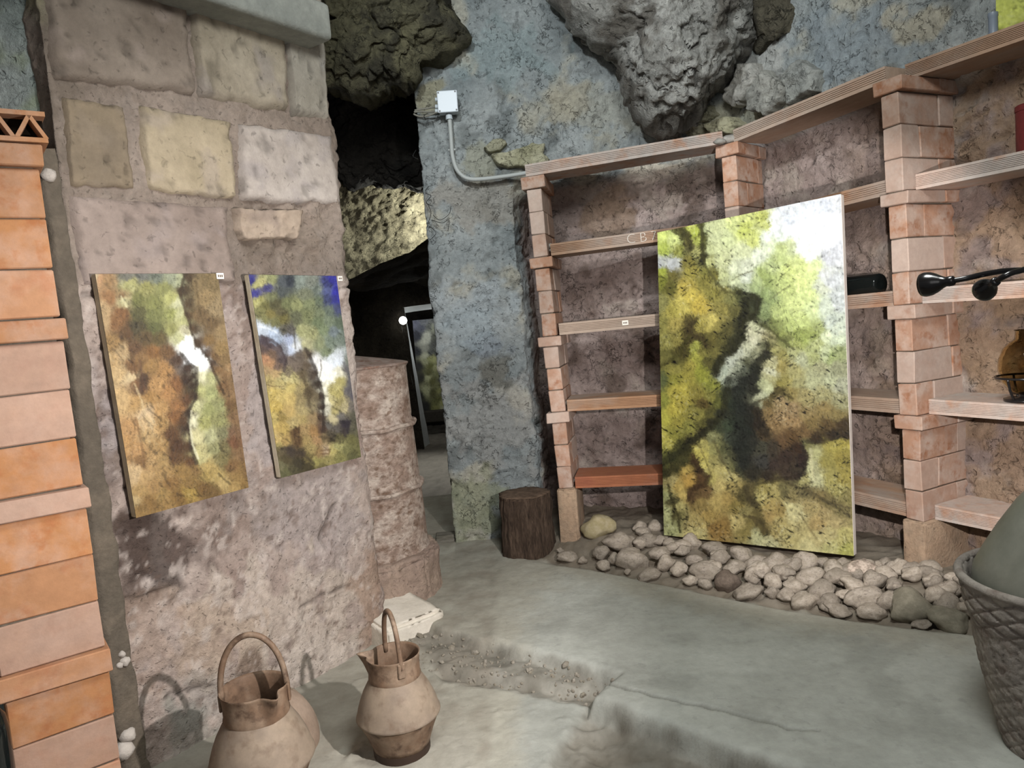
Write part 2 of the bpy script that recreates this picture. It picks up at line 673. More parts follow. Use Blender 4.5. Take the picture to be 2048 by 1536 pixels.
PO = on_pier(716, 690)
PO.z = 0
PEND = (on_pier(78, 60) - PO).dot(pu)
pier_poly = [tuple((PO + pu * PEND - pn * 0.4)[:2]), tuple((PO + pu * PEND)[:2]), tuple(PO[:2]), tuple((PO - pn * 0.75)[:2])]
PCO = 0.4 + PEND


def pier_carve(px):
    d = np.zeros(len(px))
    for pl, wd in [([(240, 1202), (300, 1188), (345, 1170)], 3), ([(250, 978), (285, 970)], 3), ([(198, 695), (232, 690)], 3), ([(166, 588), (205, 590)], 4),
                   ([(640, 1080), (655, 1040), (670, 1010)], 3), ([(690, 575), (705, 573)], 3), ([(330, 1395), (420, 1370)], 3), ([(595, 1215), (640, 1190), (700, 1170)], 2)]:
        d = np.maximum(d, sstep(wd * 1.8, wd * 0.4, seg_dist(px[:, 0], px[:, 1], pl, False)))
    return d


def pier_disp(P, s, px):
    d = fbm(P, 2.0, 3, seed=21) * 0.03 + fbm(P, 9, 4, seed=22) * 0.014 + fbm(P, 40, 3, seed=23) * 0.006
    rough = blob(px, 590, 460, 110, 60, fbm(P, 8, 3, seed=29) * .8)
    d = d + rough * fbm(P, 14, 4, seed=24) * 0.05
    d = d + blob(px, 560, 1240, 190, 130, fbm(P, 5, 3, seed=26)) * 0.014
    d = d - pier_carve(px) * 0.012
    d = d - sstep(0.1, 0.3, fbm(P, 20, 3, seed=27)) * 0.006
    d = d - 0.012 * sstep(640, 560, px[:, 1] + 0 * s) * (s < PCO - .05)
    e = np.exp(-((s - PCO) / 0.03) ** 2)
    return d - e * (0.012 + 0.02 * np.abs(fbm(P, 12, 3, seed=28)))


def pier_col(P, s, px):
    n1 = np.clip(fbm(P, 2.6, 4, seed=31) * 1.1 + 0.5, 0, 1)
    n2 = fbm(P, 8, 4, seed=32)
    n3 = fbm(P, 5, 5, seed=33)
    c = lerp3(lin(hexc('#86736a')), lin(hexc('#b5a79e')), n1)
    b = sstep(0.05, 0.35, n3)[:, None] * 0.7
    c = c * (1 - b) + lin(hexc('#a89c98'))[None] * b
    for (cx, cy, rx, ry, col, k) in [(320, 1110, 80, 80, '#3f3430', .85), (265, 1130, 40, 110, '#4a3c36', .7), (390, 1090, 70, 60, '#5f504a', .6), (450, 1040, 90, 60, '#6f5c52', .5),
                                     (600, 1010, 120, 90, '#8f8580', .6), (640, 1060, 90, 120, '#a09490', .6), (560, 1250, 190, 110, '#b8aa9e', .8), (610, 1340, 120, 90, '#c4b8ae', .7),
                                     (420, 1290, 90, 80, '#a89584', .7), (300, 1270, 70, 90, '#a08b7c', .5), (745, 1180, 30, 130, '#98806f', .7), (500, 1360, 90, 60, '#b0a090', .5), (490, 1340, 40, 30, '#5c483c', .6),
                                     (215, 900, 30, 130, '#54463e', .6), (240, 830, 30, 60, '#a8a0a0', .5), (540, 760, 40, 200, '#a39a98', .6), (505, 620, 40, 70, '#6f6058', .5), (220, 720, 30, 60, '#7a6c68', .6),
                                     (500, 470, 40, 50, '#6a5a50', .8), (590, 460, 90, 50, '#9c8a7c', .6), (700, 700, 30, 200, '#b4a8a0', .7), (680, 500, 30, 90, '#b8aca6', .6), (310, 460, 120, 60, '#7f7068', .6),
                                     (410, 1400, 60, 60, '#98948e', .5), (395, 1470, 50, 70, '#8a8c84', .5), (110, 160, 60, 200, '#5f564c', .7)]:
        b = (blob(px, cx, cy, rx, ry, n2 * 1.5) * k)[:, None]
        c = c * (1 - b) + lin(hexc(col))[None] * b
    f1 = fbm(P, 24, 4, gain=.65, seed=34)
    f2 = fbm(P, 15, 4, gain=.65, seed=35)
    b = (sstep(.10, .30, f1) * sstep(-.2, .2, n3) * .65)[:, None]
    c = c * (1 - b) + lin(hexc('#66544a'))[None] * b
    b = (sstep(.12, .30, f2) * .55)[:, None]
    c = c * (1 - b) + lin(hexc('#c2b6ae'))[None] * b
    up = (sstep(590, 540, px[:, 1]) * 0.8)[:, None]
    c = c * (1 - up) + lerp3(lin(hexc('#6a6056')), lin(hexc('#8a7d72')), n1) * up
    g = (sstep(60, -20, px[:, 1] + n2 * 60) * sstep(420, 200, px[:, 0]) * .6)[:, None]
    c = c * (1 - g) + lin(hexc('#8a8c62'))[None] * g
    k = (pier_carve(px) * 0.6)[:, None]
    return c * (1 - k) + lin(hexc('#3c322c'))[None] * k


wall_left, _ = wall_grid('wall_left', pier_poly, -0.1, 3.55, 0.0115, M_pier, pier_disp, pier_col, soft=0.03)
structure(wall_left)
wall_left['label'] = 'massive tuff stone pier on the left carrying two small paintings'


def pier_block(quad, thick, cols, seed, rough=0.006, off=0.004, n=(30, 22)):
    """one squared stone, proud of the mortar bed; quad = tl, tr, br, bl in the photograph's frame"""
    q = [on_pier(*p) for p in quad]
    nu, nv = n
    u = np.linspace(0, 1, nu)
    v = np.linspace(0, 1, nv)
    U, Vv = np.meshgrid(u, v)
    U, Vv = U.ravel(), Vv.ravel()
    q = [np.array(x) for x in q]
    P = ((1 - U) * (1 - Vv))[:, None] * q[0] + (U * (1 - Vv))[:, None] * q[1] + (U * Vv)[:, None] * q[2] + ((1 - U) * Vv)[:, None] * q[3]
    cen = np.mean(q, 0)
    e = np.minimum(np.minimum(U, 1 - U) * 0.45, np.minimum(Vv, 1 - Vv) * 0.4)
    wob = fbm(P, 9, 4, gain=.6, seed=seed) * 0.026
    inpl = (P - cen)
    P = P + inpl * (wob * 1.2 / (np.linalg.norm(inpl, axis=1) + .05))[:, None]
    h = thick * sstep(-0.004, 0.014, e) + off + fbm(P, 6, 4, seed=seed + 1) * rough + fbm(P, 26, 3, seed=seed + 2) * rough * .5
    pit = sstep(0.22, 0.42, fbm(P, 17, 2, seed=seed + 3))
    h = h - pit * 0.007
    rim = e <= 1e-6
    h = np.where(rim, -0.05, h)
    P2 = P + np.array(pn)[None] * h[:, None]
    n1 = np.clip(fbm(P, 4, 4, seed=seed + 4) + .5, 0, 1)
    c = lerp3(lin(hexc(cols[0])), lin(hexc(cols[1])), n1)
    st = sstep(0.1, .35, fbm(P, 7, 4, seed=seed + 6))[:, None] * .6
    c = c * (1 - st) + lin(hexc(cols[2]))[None] * st
    c = c * (1 - 0.35 * pit[:, None])
    dk = (sstep(0.03, 0.0, e) * 0.45)[:, None]
    c = c * (1 - dk) + lin(hexc('#4c4038'))[None] * dk
    me = mesh_np('stone_block', P2, grid_faces(nv, nu), True, c)
    return new_obj('stone_block', me, M_tuff, wall_left)


pier_block([(84, -50), (369, -50), (391, 192), (102, 162)], 0.009, ('#6c6056', '#8f8378', '#968880'), 40)
pier_block([(374, -50), (558, -50), (582, 231), (396, 195)], 0.010, ('#7c7262', '#a09686', '#8c8480'), 45)
pier_block([(561, -50), (638, -50), (657, 250), (587, 233)], 0.008, ('#827c70', '#a29c92', '#8c8a86'), 50)
pier_block([(122, 184), (246, 208), (268, 383), (140, 376)], 0.007, ('#6c6154', '#8c7d68', '#7c7062'), 55)
pier_block([(278, 206), (461, 240), (474, 401), (286, 387)], 0.012, ('#8c806a', '#ac9e88', '#988c80'), 60)
pier_block([(472, 242), (662, 268), (685, 413), (480, 404)], 0.009, ('#948a82', '#b2a9a2', '#948c8a'), 65)
pier_block([(126, 383), (459, 411), (474, 566), (152, 580)], 0.007, ('#7c6e66', '#988a82', '#8c807c'), 70)
pier_block([(466, 416), (520, 414), (602, 420), (586, 478)][:1] + [(602, 420), (588, 480), (476, 482)], 0.018, ('#8a7a6c', '#a89888', '#80726a'), 75, rough=0.030)

# cornice slab over the pier
bm = bmesh.new()
ca = on_pier(655, 62)
cb = on_pier(300, -45)
zc0, zc1 = on_pier(652, 88, 0.10).z, on_pier(652, 88, 0.10).z + 0.15
cl = 1.5
pc = PO + pu * (cl / 2 + 0.10)
add_box(bm, frame((pc.x + pn.x * 0.03, pc.y + pn.y * 0.03, (zc0 + zc1) / 2), pu, pn), (cl, 0.24, zc1 - zc0), 0.028, 3)
bmesh.ops.subdivide_edges(bm, edges=[e for e in bm.edges if e.calc_length() > 0.3], cuts=10, use_grid_fill=True)
M_corn = surf('cornice_plaster', L('#8c8f8a'), L('#a0a29c'), scale=5, var=0.12, vscale=30, bump=0.35, bscale=50)
trim = bm_obj('trim_1', bm, M_corn, None, autosmooth=50)
structure(trim)
trim['label'] = 'thick rounded concrete cornice slab at the top of the pier'

# raised dark grey strip between pier stones and brick post
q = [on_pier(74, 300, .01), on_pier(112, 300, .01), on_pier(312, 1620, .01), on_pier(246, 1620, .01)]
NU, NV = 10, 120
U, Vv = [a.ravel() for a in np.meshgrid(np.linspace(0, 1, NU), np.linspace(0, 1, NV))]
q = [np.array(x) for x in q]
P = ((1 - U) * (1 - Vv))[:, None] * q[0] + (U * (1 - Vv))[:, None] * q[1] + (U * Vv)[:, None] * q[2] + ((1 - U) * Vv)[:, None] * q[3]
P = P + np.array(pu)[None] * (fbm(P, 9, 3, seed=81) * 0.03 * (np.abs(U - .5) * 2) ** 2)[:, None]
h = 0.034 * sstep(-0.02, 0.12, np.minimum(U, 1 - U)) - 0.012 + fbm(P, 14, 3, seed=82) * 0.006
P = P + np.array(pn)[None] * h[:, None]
ms = new_obj('dark_strip', mesh_np('dark_strip', P, grid_faces(NV, NU), True), M_mortar_and_strip, wall_left)
for (x, y, r) in [(97, 350, .018), (243, 1308, .010), (250, 1322, .014), (240, 1330, .010), (255, 1470, .02), (248, 1500, .024)]:
    c = on_pier(x, y, .03)
    bm = bmesh.new()
    bmesh.ops.create_icosphere(bm, subdivisions=2, radius=r)
    for v in bm.verts:
        v.co *= 1 + 0.5 * random.random()
        v.co += c
    bm_obj('mortar_lump', bm, M_mortar_white, wall_left, smooth=True)


# wall left of the pier (grey green plaster above the nearest shelf)
def wl_col(P, s, px):
    n = np.clip(fbm(P, 5, 4, seed=91) + .5, 0, 1)
    c = lerp3(lin(hexc('#76807c')), lin(hexc('#a9b0ae')), n)
    b = sstep(0.0, .25, fbm(P, 7, 4, seed=92))[:, None] * .6
    return c * (1 - b) + lin(hexc('#8a9478'))[None] * b


e0 = PO + pu * PEND - pn * 0.10
wall_side, _ = wall_grid('wall_side', [(-3.2, 2.60), (-2.2, 2.46), (e0.x - .0, e0.y - .0), (e0.x + .05, e0.y + .05)], -0.1, 3.6, 0.02, M_wall,
                         lambda P, s, px: fbm(P, 3, 4, seed=93) * .02 + fbm(P, 20, 3, seed=94) * 0.008, wl_col)
structure(wall_side)

# ---- floor: walkway slab, jug platform, dirt channel, lower ground and pebble bed in one relief
slab_px = [(884, 1252), (1000, 1283), (1120, 1312), (1240, 1345), (1212, 1366), (1182, 1392), (1330, 1440), (1480, 1500), (1660, 1545)]
SL = [tuple(at_z(x, y, SLAB)[:2]) for x, y in slab_px]
SL = SL + [(1.6, 1.55), (3.6, 0.9), (3.6, 6.0), (-1.6, 6.0), (-1.3, 4.2), (-0.75, 3.75)]
jug_px = [(880, 1362), (1030, 1386), (1172, 1412), (1130, 1470), (1082, 1540)]
JG = [tuple(at_z(x, y, 0.055)[:2]) for x, y in jug_px] + [(-0.15, 1.75), (-0.6, 0.9), (-3.0, 0.9), (-3.0, 3.6), (-1.0, 3.6), (-0.5, 3.2)]
edge_px = [(905, 1096), (1000, 1108), (1110, 1128), (1200, 1143), (1280, 1160), (1400, 1186), (1500, 1207), (1600, 1224), (1700, 1240), (1800, 1254), (1960, 1272), (2200, 1300)]
EDGE = [tuple(at_z(x, y, SLAB)[:2]) for x, y in edge_px]
ex = np.array([p[0] for p in EDGE])
ey = np.array([p[1] for p in EDGE])


def behind_edge(x, y):
    yy = np.interp(x, ex, ey)
    inside = (y > yy) & (x > ex[1])
    d = seg_dist(x, y, EDGE, False)
    return np.where(inside, d, -d) * sstep(ex[1] - .05, ex[3], x)


def bed_z(x, y):
    d = behind_edge(x, y)
    return SLAB - 0.02 + np.clip(d, 0, 0.38) * 0.30


CRACK = [tuple(at_z(a_, b_, SLAB)[:2]) for a_, b_ in [(1205, 1362), (1260, 1380), (1330, 1396), (1400, 1410), (1450, 1424), (1520, 1440), (1570, 1456), (1640, 1462)]]


def CRK(x, y):
    q_ = np.stack([x, y, np.zeros_like(x)], 1)
    d_ = seg_dist(x + fbm(q_, 12, 3, seed=116) * .02, y + fbm(q_, 12, 3, seed=117) * .02, CRACK, False)
    return sstep(.011, .003, d_)


def floor_z(x, y):
    P = np.stack([x, y, np.zeros_like(x)], 1)
    n = fbm(P, 3, 3, seed=101) * 0.012 + fbm(P, 14, 4, seed=102) * 0.005
    wob = fbm(P, 5, 2, seed=103) * 0.016
    dj = sdist(x, y, JG) + wob
    ds = sdist(x, y, SL) + wob + fbm(P, 22, 2, seed=115) * .006
    low = 0.045 - .22 * np.clip(-np.maximum(ds, dj), 0, .5) + fbm(P, 5, 4, seed=104) * 0.03 + fbm(P, 16, 4, seed=114) * 0.022
    chan = sdist(x, y, [tuple(at_z(px_, py_, -.03)[:2]) for px_, py_ in [(780, 1240), (890, 1248), (1245, 1340), (1190, 1405), (1165, 1420), (870, 1372), (760, 1330)]])
    zc = 0.068 + fbm(P, 7, 4, seed=105) * 0.03
    z = np.where(chan > -0.05, np.maximum(low, zc * sstep(-.05, .0, chan) + low * (1 - sstep(-.05, .0, chan))), low)
    z = z + (np.maximum(z, 0.055 + n) - z) * sstep(-0.03, 0.012, dj)
    zs = SLAB + n * .6 - sstep(.03, -.0, ds) * .008 - CRK(x, y) * .007
    z = z + (zs - z) * sstep(-0.028, 0.008, ds)
    # stepped lip at the near edge of the slab
    db = behind_edge(x, y)
    bed = bed_z(x, y) + fbm(P, 9, 4, seed=106) * 0.03
    z = np.where(ds > 0.01, z + (bed - z) * sstep(-0.01, 0.03, db + wob * .5), z)
    return z


def spaced(parts):
    return np.concatenate(parts)


fx = spaced([np.linspace(-3.2, -1.7, 20)[:-1], np.arange(-1.7, -.7, 0.016), np.arange(-.7, 1.3, .008), np.arange(1.3, 2.3, 0.016), np.linspace(2.3, 3.7, 24)])
fy = spaced([np.linspace(-0.4, 1.5, 12)[:-1], np.arange(1.5, 2.0, 0.016), np.arange(2.0, 3.6, .008), np.arange(3.6, 5.0, .016), np.linspace(5.0, 12.0, 90)])
X, Y = np.meshgrid(fx, fy)
x, y = X.ravel(), Y.ravel()
z = floor_z(x, y)
P = np.stack([x, y, z], 1)
px = project(P)
n1 = np.clip(fbm(P, 2.2, 4, seed=111) + .5, 0, 1)
n2 = fbm(P, 9, 4, seed=112)
c = lerp3(lin(hexc('#92938c')), lin(hexc('#b0b2ab')), n1)
db = behind_edge(x, y)
ds = sdist(x, y, SL)
dj = sdist(x, y, JG)
dirt = lerp3(lin(hexc('#67635a')), lin(hexc('#96938a')), np.clip(n2 + .5, 0, 1))
m = np.maximum(sstep(-0.02, 0.03, db + n2 * .03), sstep(0.02, -0.03, np.maximum(ds, dj) + n2 * .03))
low = sstep(0.05, 0.0, z)
dirt = dirt * (1 - low[:, None] * .45) + lin(hexc('#64594a'))[None] * low[:, None] * .45
c = c * (1 - m[:, None]) + dirt * m[:, None]
k = CRK(x, y)[:, None] * .5
c = c * (1 - k) + lin(hexc('#55524a'))[None] * k
bd = (sstep(-0.02, 0.03, db + n2 * .03) * .6)[:, None]
c = c * (1 - bd) + lin(hexc('#6f6252'))[None] * bd
b = (sstep(.02, .3, fbm(P, 4, 5, seed=118)) * .35 * (db < 0))[:, None]
c = c * (1 - b) + lin(hexc('#84857e'))[None] * b
# worn brownish zones near the pebbles and dust by the pier
b = (sstep(-0.30, -0.02, db + n2 * .15) * (1 - m) * .45)[:, None]
c = c * (1 - b) + lin(hexc('#9c9482'))[None] * b
b = (blob(px, 600, 1480, 330, 130, n2) * .45 * (1 - m))[:, None]
c = c * (1 - b) + lin(hexc('#8c867c'))[None] * b
floor = new_obj('floor', mesh_np('floor', P, grid_faces(len(fy), len(fx)), True, c), M_floor)
structure(floor)
floor['label'] = 'worn grey concrete walkway and step with an earthen channel'

# little rubble in the channel: nobody could count it
bm = bmesh.new()
for _ in range(420):
    px_, py_ = random.uniform(760, 1240), 0
    t = (px_ - 860) / 380
    py_ = random.uniform(1262 + t * 80, 1350 + t * 66)
    p = at_z(px_, py_, 0.045)
    zz = float(floor_z(np.array([p.x]), np.array([p.y]))[0])
    if zz > 0.10:
        continue
    r = random.uniform(.003, .011) if random.random() < .93 else random.uniform(.014, .022)
    M = Matrix.Translation((p.x, p.y, zz + r * .2)) @ Euler((random.random() * 6, random.random() * 6, 0)).to_matrix().to_4x4() @ Matrix.Diagonal((r, r * .8, r * .6, 1))
    bmesh.ops.create_icosphere(bm, subdivisions=1, radius=1.0, matrix=M)
M_grav = surf('channel_gravel', L('#7c7568'), L('#908a80'), scale=30, var=.2)
gravel = bm_obj('gravel', bm, M_grav)
gravel['kind'] = 'stuff'
gravel['label'] = 'loose earth crumbs and grit in the channel between the slabs'
gravel['category'] = 'gravel'


# ---- ceiling and overhanging rock
def rock_patch(name, outline, c_px, y_mid, front, back, seed, cols, mat, parent, rough=0.06, rings=60, seg=200, power=2.2):
    """lump of rock: a star-shaped outline about its own centre, bulging to the front and the back"""
    cpos = np.array(at_y(c_px[0], c_px[1], y_mid))
    out = [np.array(at_y(p[0], p[1], y_mid)) - cpos for p in outline]
    ang = np.array([math.atan2(o[2], o[0]) for o in out])
    rad = np.array([math.hypot(o[2], o[0]) for o in out])
    order = np.argsort(ang)
    ang, rad = ang[order], rad[order]
    a = np.linspace(-math.pi, math.pi, seg, endpoint=False)
    aa = np.concatenate([ang - 2 * math.pi, ang, ang + 2 * math.pi])
    rr = np.interp(a, aa, np.concatenate([rad] * 3))
    V = []
    for side, depth in ((-1, front), (1, back)):
        for k in range(rings + 1):
            s = k / rings if side < 0 else 1 - k / rings
            if side > 0 and k == 0:
                continue
            hgt = depth * (max(0, 1 - s ** power)) ** (1 / power)
            V.append(np.stack([cpos[0] + np.cos(a) * rr * s, np.full(seg, cpos[1] + side * hgt), cpos[2] + np.sin(a) * rr * s], 1))
    n = len(V)
    V = np.concatenate(V)
    D = V - cpos[None]
    ln = np.linalg.norm(D, axis=1)[:, None] + 1e-6
    d = fbm(V, 2.2, 3, seed=seed) * rough * 1.3 + fbm(V * np.array([1, 1, 1.5]), 6, 5, gain=.62, seed=seed + 1) * rough * 1.0 + fbm(V, 24, 4, gain=.6, seed=seed + 2) * rough * .4
    rg = np.abs(fbm(V, 3.5, 3, seed=seed + 3))
    d = d - sstep(.06, 0, rg) * rough * .5
    V = V + D / ln * d[:, None] * sstep(0, .05, ln)
    Fq = []
    for r in range(n - 1):
        i = np.arange(seg)
        Fq.append(np.stack([r * seg + i, r * seg + (i + 1) % seg, (r + 1) * seg + (i + 1) % seg, (r + 1) * seg + i], 1))
    n1 = np.clip(fbm(V, 2.5, 4, seed=seed + 5) * 1.2 + .5, 0, 1)
    c = lerp3(lin(hexc(cols[0])), lin(hexc(cols[1])), n1)
    b = sstep(.02, .25, fbm(V, 5, 5, seed=seed + 6))[:, None] * .8
    c = c * (1 - b) + lin(hexc(cols[2]))[None] * b
    return new_obj(name, mesh_np(name, V, np.concatenate(Fq), True, c), mat, parent)


cx_ = np.linspace(-3.4, 3.8, 90)
cy_ = np.linspace(-1.0, 6.2, 90)
X, Y = np.meshgrid(cx_, cy_)
P = np.stack([X.ravel(), Y.ravel(), np.full(X.size, 3.62)], 1)
P[:, 2] += fbm(P, 1.2, 4, seed=121) * 0.25 + fbm(P, 5, 4, seed=122) * .07
n1 = np.clip(fbm(P, 2, 4, seed=123) + .5, 0, 1)
ceiling = new_obj('ceiling', mesh_np('ceiling', P, grid_faces(90, 90), True, lerp3(lin(hexc('#5a564c')), lin(hexc('#8a8880')), n1)), M_rock)
structure(ceiling)
ceiling['label'] = 'rough natural rock vault of the cave'

rock_patch('hanging_boulder', [(1085, -60), (1120, 20), (1150, 72), (1200, 98), (1232, 120), (1246, 170), (1268, 225), (1305, 260), (1342, 280), (1385, 245), (1425, 205), (1460, 160), (1482, 100), (1500, 40), (1520, -60), (1400, -150), (1200, -150)],
           (1340, 40), 4.34, 0.42, 0.30, 130, ('#84837e', '#b4b3ae', '#5a544c'), M_rock, ceiling, rough=.085)
rock_patch('overhang_rock', [(560, -60), (560, 120), (660, 178), (720, 195), (770, 178), (822, 168), (848, 128), (905, 100), (932, 82), (915, 40), (880, -10), (860, -80), (700, -120)],
           (745, 40), 4.50, 0.30, 0.55, 140, ('#4a473a', '#6c6850', '#38362e'), M_rock, ceiling, rough=.09)
rock_patch('shade_dark_rock', [(600, 130), (640, 300), (690, 385), (745, 372), (800, 392), (850, 385), (880, 330), (880, 150), (760, 90)],
           (750, 240), 5.55, 0.22, 0.35, 145, ('#1c1a17', '#2e2b27', '#141311'), M_rock, ceiling, rough=.08)  # near-black colours paint in the shade of the unlit hollow
rock_patch('ceiling_ledge_rock', [(1520, -70), (1510, 30), (1530, 92), (1560, 80), (1600, 66), (1640, 30), (1690, 10), (1760, -40), (1700, -110), (1560, -110)],
           (1590, -10), 4.10, 0.12, 0.4, 150, ('#4c483e', '#5f5a4c', '#38342c'), M_rock, ceiling, rough=.04)


# ---- stones bedded in the plaster of the upper wall
def wall_stone(outline, planeA, thick, cols, seed, off=0.0):
    if planeA:
        p0, n0 = Vector((0.46, 4.62, 0)), Vector((0.05, -1, 0)).normalized()
    else:
        p0, n0 = Vector((1.425 - .06, 4.47 - .06, 0)), -inB
    pts = [np.array(at_plane(x_, y_, p0 + n0 * off, n0)) for x_, y_ in outline]
    cen = np.mean(pts, 0)
    pts2 = []
    for i in range(len(pts)):
        a, b = pts[i], pts[(i + 1) % len(pts)]
        for k in range(12):
            pts2.append(a + (b - a) * k / 12)
    pts2 = np.array(pts2)
    pts2 = pts2 + (pts2 - cen) * (fbm(pts2, 16, 4, seed=seed) * .35)[:, None]
    seg = len(pts2)
    V = []
    for s, hh in [(1.0, -1.2), (1.0, 0), (.98, .35), (.95, .62), (.90, .8), (.82, .9), (.72, .95), (.6, 1), (.48, 1), (.36, 1), (.24, 1), (.12, 1)]:
        h = hh * thick
        V.append(cen + (pts2 - cen) * s + np.array(n0) * h)
    V = np.concatenate(V)
    V[seg:] += np.array(n0)[None] * (fbm(V[seg:], 10, 5, gain=.65, seed=seed + 1) * thick * 1.1)[:, None]
    Fq = []
    for r in range(11):
        i = np.arange(seg)
        Fq.append(np.stack([r * seg + i, r * seg + (i + 1) % seg, (r + 1) * seg + (i + 1) % seg, (r + 1) * seg + i], 1))
    faces = [tuple(f) for f in np.concatenate(Fq)] + [tuple(range(11 * seg, 12 * seg))]
    c = lerp3(lin(hexc(cols[0])), lin(hexc(cols[1])), np.clip(fbm(V, 9, 4, seed=seed + 2) + .5, 0, 1))
    return new_obj('stone', mesh_np('stone', V, faces, True, c), M_wall, wall_back)


wall_stone([(988, 310), (1030, 300), (1062, 288), (1082, 292), (1094, 320), (1092, 330), (1050, 336), (1012, 334), (992, 330)], True, .035, ('#98967a', '#bcb9a0'), 160, .03)
wall_stone([(967, 296), (985, 280), (1005, 278), (1013, 288), (1000, 302), (975, 305)], True, .03, ('#8c8a74', '#aaa892'), 163, .03)
wall_stone([(1240, 345), (1262, 332), (1310, 326), (1325, 332), (1318, 346), (1270, 356), (1246, 356)], True, .06, ('#b4ac9c', '#d4ccc0'), 169, -.10)
wall_stone([(1398, 232), (1412, 212), (1424, 210), (1430, 228), (1420, 244), (1404, 246)], False, .07, ('#8f8c76', '#a8a590'), 172, .06)
wall_stone([(1452, 205), (1468, 160), (1486, 124), (1508, 128), (1520, 152), (1502, 178), (1480, 214)], False, .05, ('#98968f', '#bab8b2'), 175, .04)
wall_stone([(1498, 166), (1530, 140), (1572, 160), (1566, 200), (1534, 232), (1498, 212)], False, .045, ('#90908a', '#b0afa8'), 178, .03)
wall_stone([(1560, 150), (1600, 120), (1640, 140), (1630, 180), (1580, 205)], False, .04, ('#8c8f8c', '#a9aaa4'), 179, .02)
wall_stone([(1420, 250), (1460, 232), (1480, 250), (1470, 268), (1432, 272)], False, .06, ('#a09c80', '#bab69c'), 181, .06)
wall_stone([(1376, 262), (1392, 240), (1410, 250), (1412, 268), (1394, 280)], False, .06, ('#98947c', '#b4b09c'), 184, .07)

# ---- tunnel behind the opening
tw = lambda P, s, px: fbm(P, 1.5, 4, seed=201) * .18 + fbm(P, 6, 4, seed=202) * .06
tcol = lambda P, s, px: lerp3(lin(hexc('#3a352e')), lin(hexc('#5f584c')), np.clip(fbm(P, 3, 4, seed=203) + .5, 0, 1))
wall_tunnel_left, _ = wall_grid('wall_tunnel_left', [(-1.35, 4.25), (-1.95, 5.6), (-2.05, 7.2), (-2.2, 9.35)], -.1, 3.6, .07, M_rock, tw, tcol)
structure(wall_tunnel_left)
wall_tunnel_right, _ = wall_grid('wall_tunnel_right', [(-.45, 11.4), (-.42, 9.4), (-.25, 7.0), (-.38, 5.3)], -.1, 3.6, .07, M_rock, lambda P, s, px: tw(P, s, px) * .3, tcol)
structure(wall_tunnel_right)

# chiselled rock face over the tunnel mouth
fu = np.arange(-2.2, -0.1, .016)
fv = np.arange(0, 1.75, .016)
X, Vv = np.meshgrid(fu, fv)
Xf, vf = X.ravel(), Vv.ravel()
zb = np.interp(Xf, [at_y(690, 565, 6.5).x, at_y(760, 528, 6.5).x, at_y(820, 505, 6.5).x, at_y(855, 478, 6.5).x], [at_y(690, 565, 6.5).z, at_y(760, 528, 6.5).z, at_y(820, 505, 6.5).z, at_y(855, 478, 6.5).z])
Z = zb + vf
P = np.stack([Xf, 6.5 - vf * .25, Z], 1)
Q = np.stack([P[:, 0] * .8 + P[:, 2] * .5, P[:, 1], P[:, 2] * 1.5 - P[:, 0] * .6], 1)
P[:, 1] -= fbm(P, 2, 3, seed=210) * .10 + np.abs(fbm(Q, 11, 3, seed=211)) * .11 + fbm(Q, 24, 2, seed=212) * .03
c = lerp3(lin(hexc('#605a48')), lin(hexc('#a09a80')), np.clip(fbm(P, 9, 4, seed=213) + .5, 0, 1))
wall_chiselled = new_obj('wall_far', mesh_np('wall_far', P, grid_faces(len(fv), len(fu)), True, c), M_rock)
structure(wall_chiselled)
wall_chiselled['label'] = 'chisel-marked rock face over the tunnel mouth'
# soffit of the tunnel, behind that face
fu2 = np.linspace(-2.4, -.05, 40)
fv2 = np.linspace(0, 1, 50)
X, Vv = np.meshgrid(fu2, fv2)
Xf, vf = X.ravel(), Vv.ravel()
zb = np.interp(Xf, [-1.45, -.75], [at_y(690, 565, 6.5).z, at_y(855, 478, 6.5).z]) + .02
P = np.stack([Xf, 6.46 + vf * 3.0, zb * (1 - vf) + 2.0 * vf], 1)
P[:, 2] += fbm(P, 2, 4, seed=220) * .16 * sstep(0, .15, vf)
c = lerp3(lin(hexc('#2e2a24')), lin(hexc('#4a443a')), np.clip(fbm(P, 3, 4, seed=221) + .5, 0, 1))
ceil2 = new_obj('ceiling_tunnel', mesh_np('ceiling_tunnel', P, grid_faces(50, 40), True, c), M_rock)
structure(ceil2)

# end wall with a doorway
zl = at_y(800, 616, 9.4).z
xl = at_y(799, 640, 9.4).x


def quad_grid(name, A, B, Cc, D, nu, nv, amp, seed, cols, mat):
    A, B, Cc, D = [np.array(p, float) for p in (A, B, Cc, D)]
    U, W_ = [a.ravel() for a in np.meshgrid(np.linspace(0, 1, nu), np.linspace(0, 1, nv))]
    P = ((1 - U) * (1 - W_))[:, None] * A + (U * (1 - W_))[:, None] * B + (U * W_)[:, None] * Cc + ((1 - U) * W_)[:, None] * D
    nn = np.cross(B - A, D - A)
    nn /= np.linalg.norm(nn)
    P = P + nn[None] * (fbm(P, 5, 4, seed=seed) * amp)[:, None]
    c = lerp3(lin(hexc(cols[0])), lin(hexc(cols[1])), np.clip(fbm(P, 6, 3, seed=seed + 1) + .5, 0, 1))
    return structure(new_obj(name, mesh_np(name, P, grid_faces(nv, nu), True, c), mat))


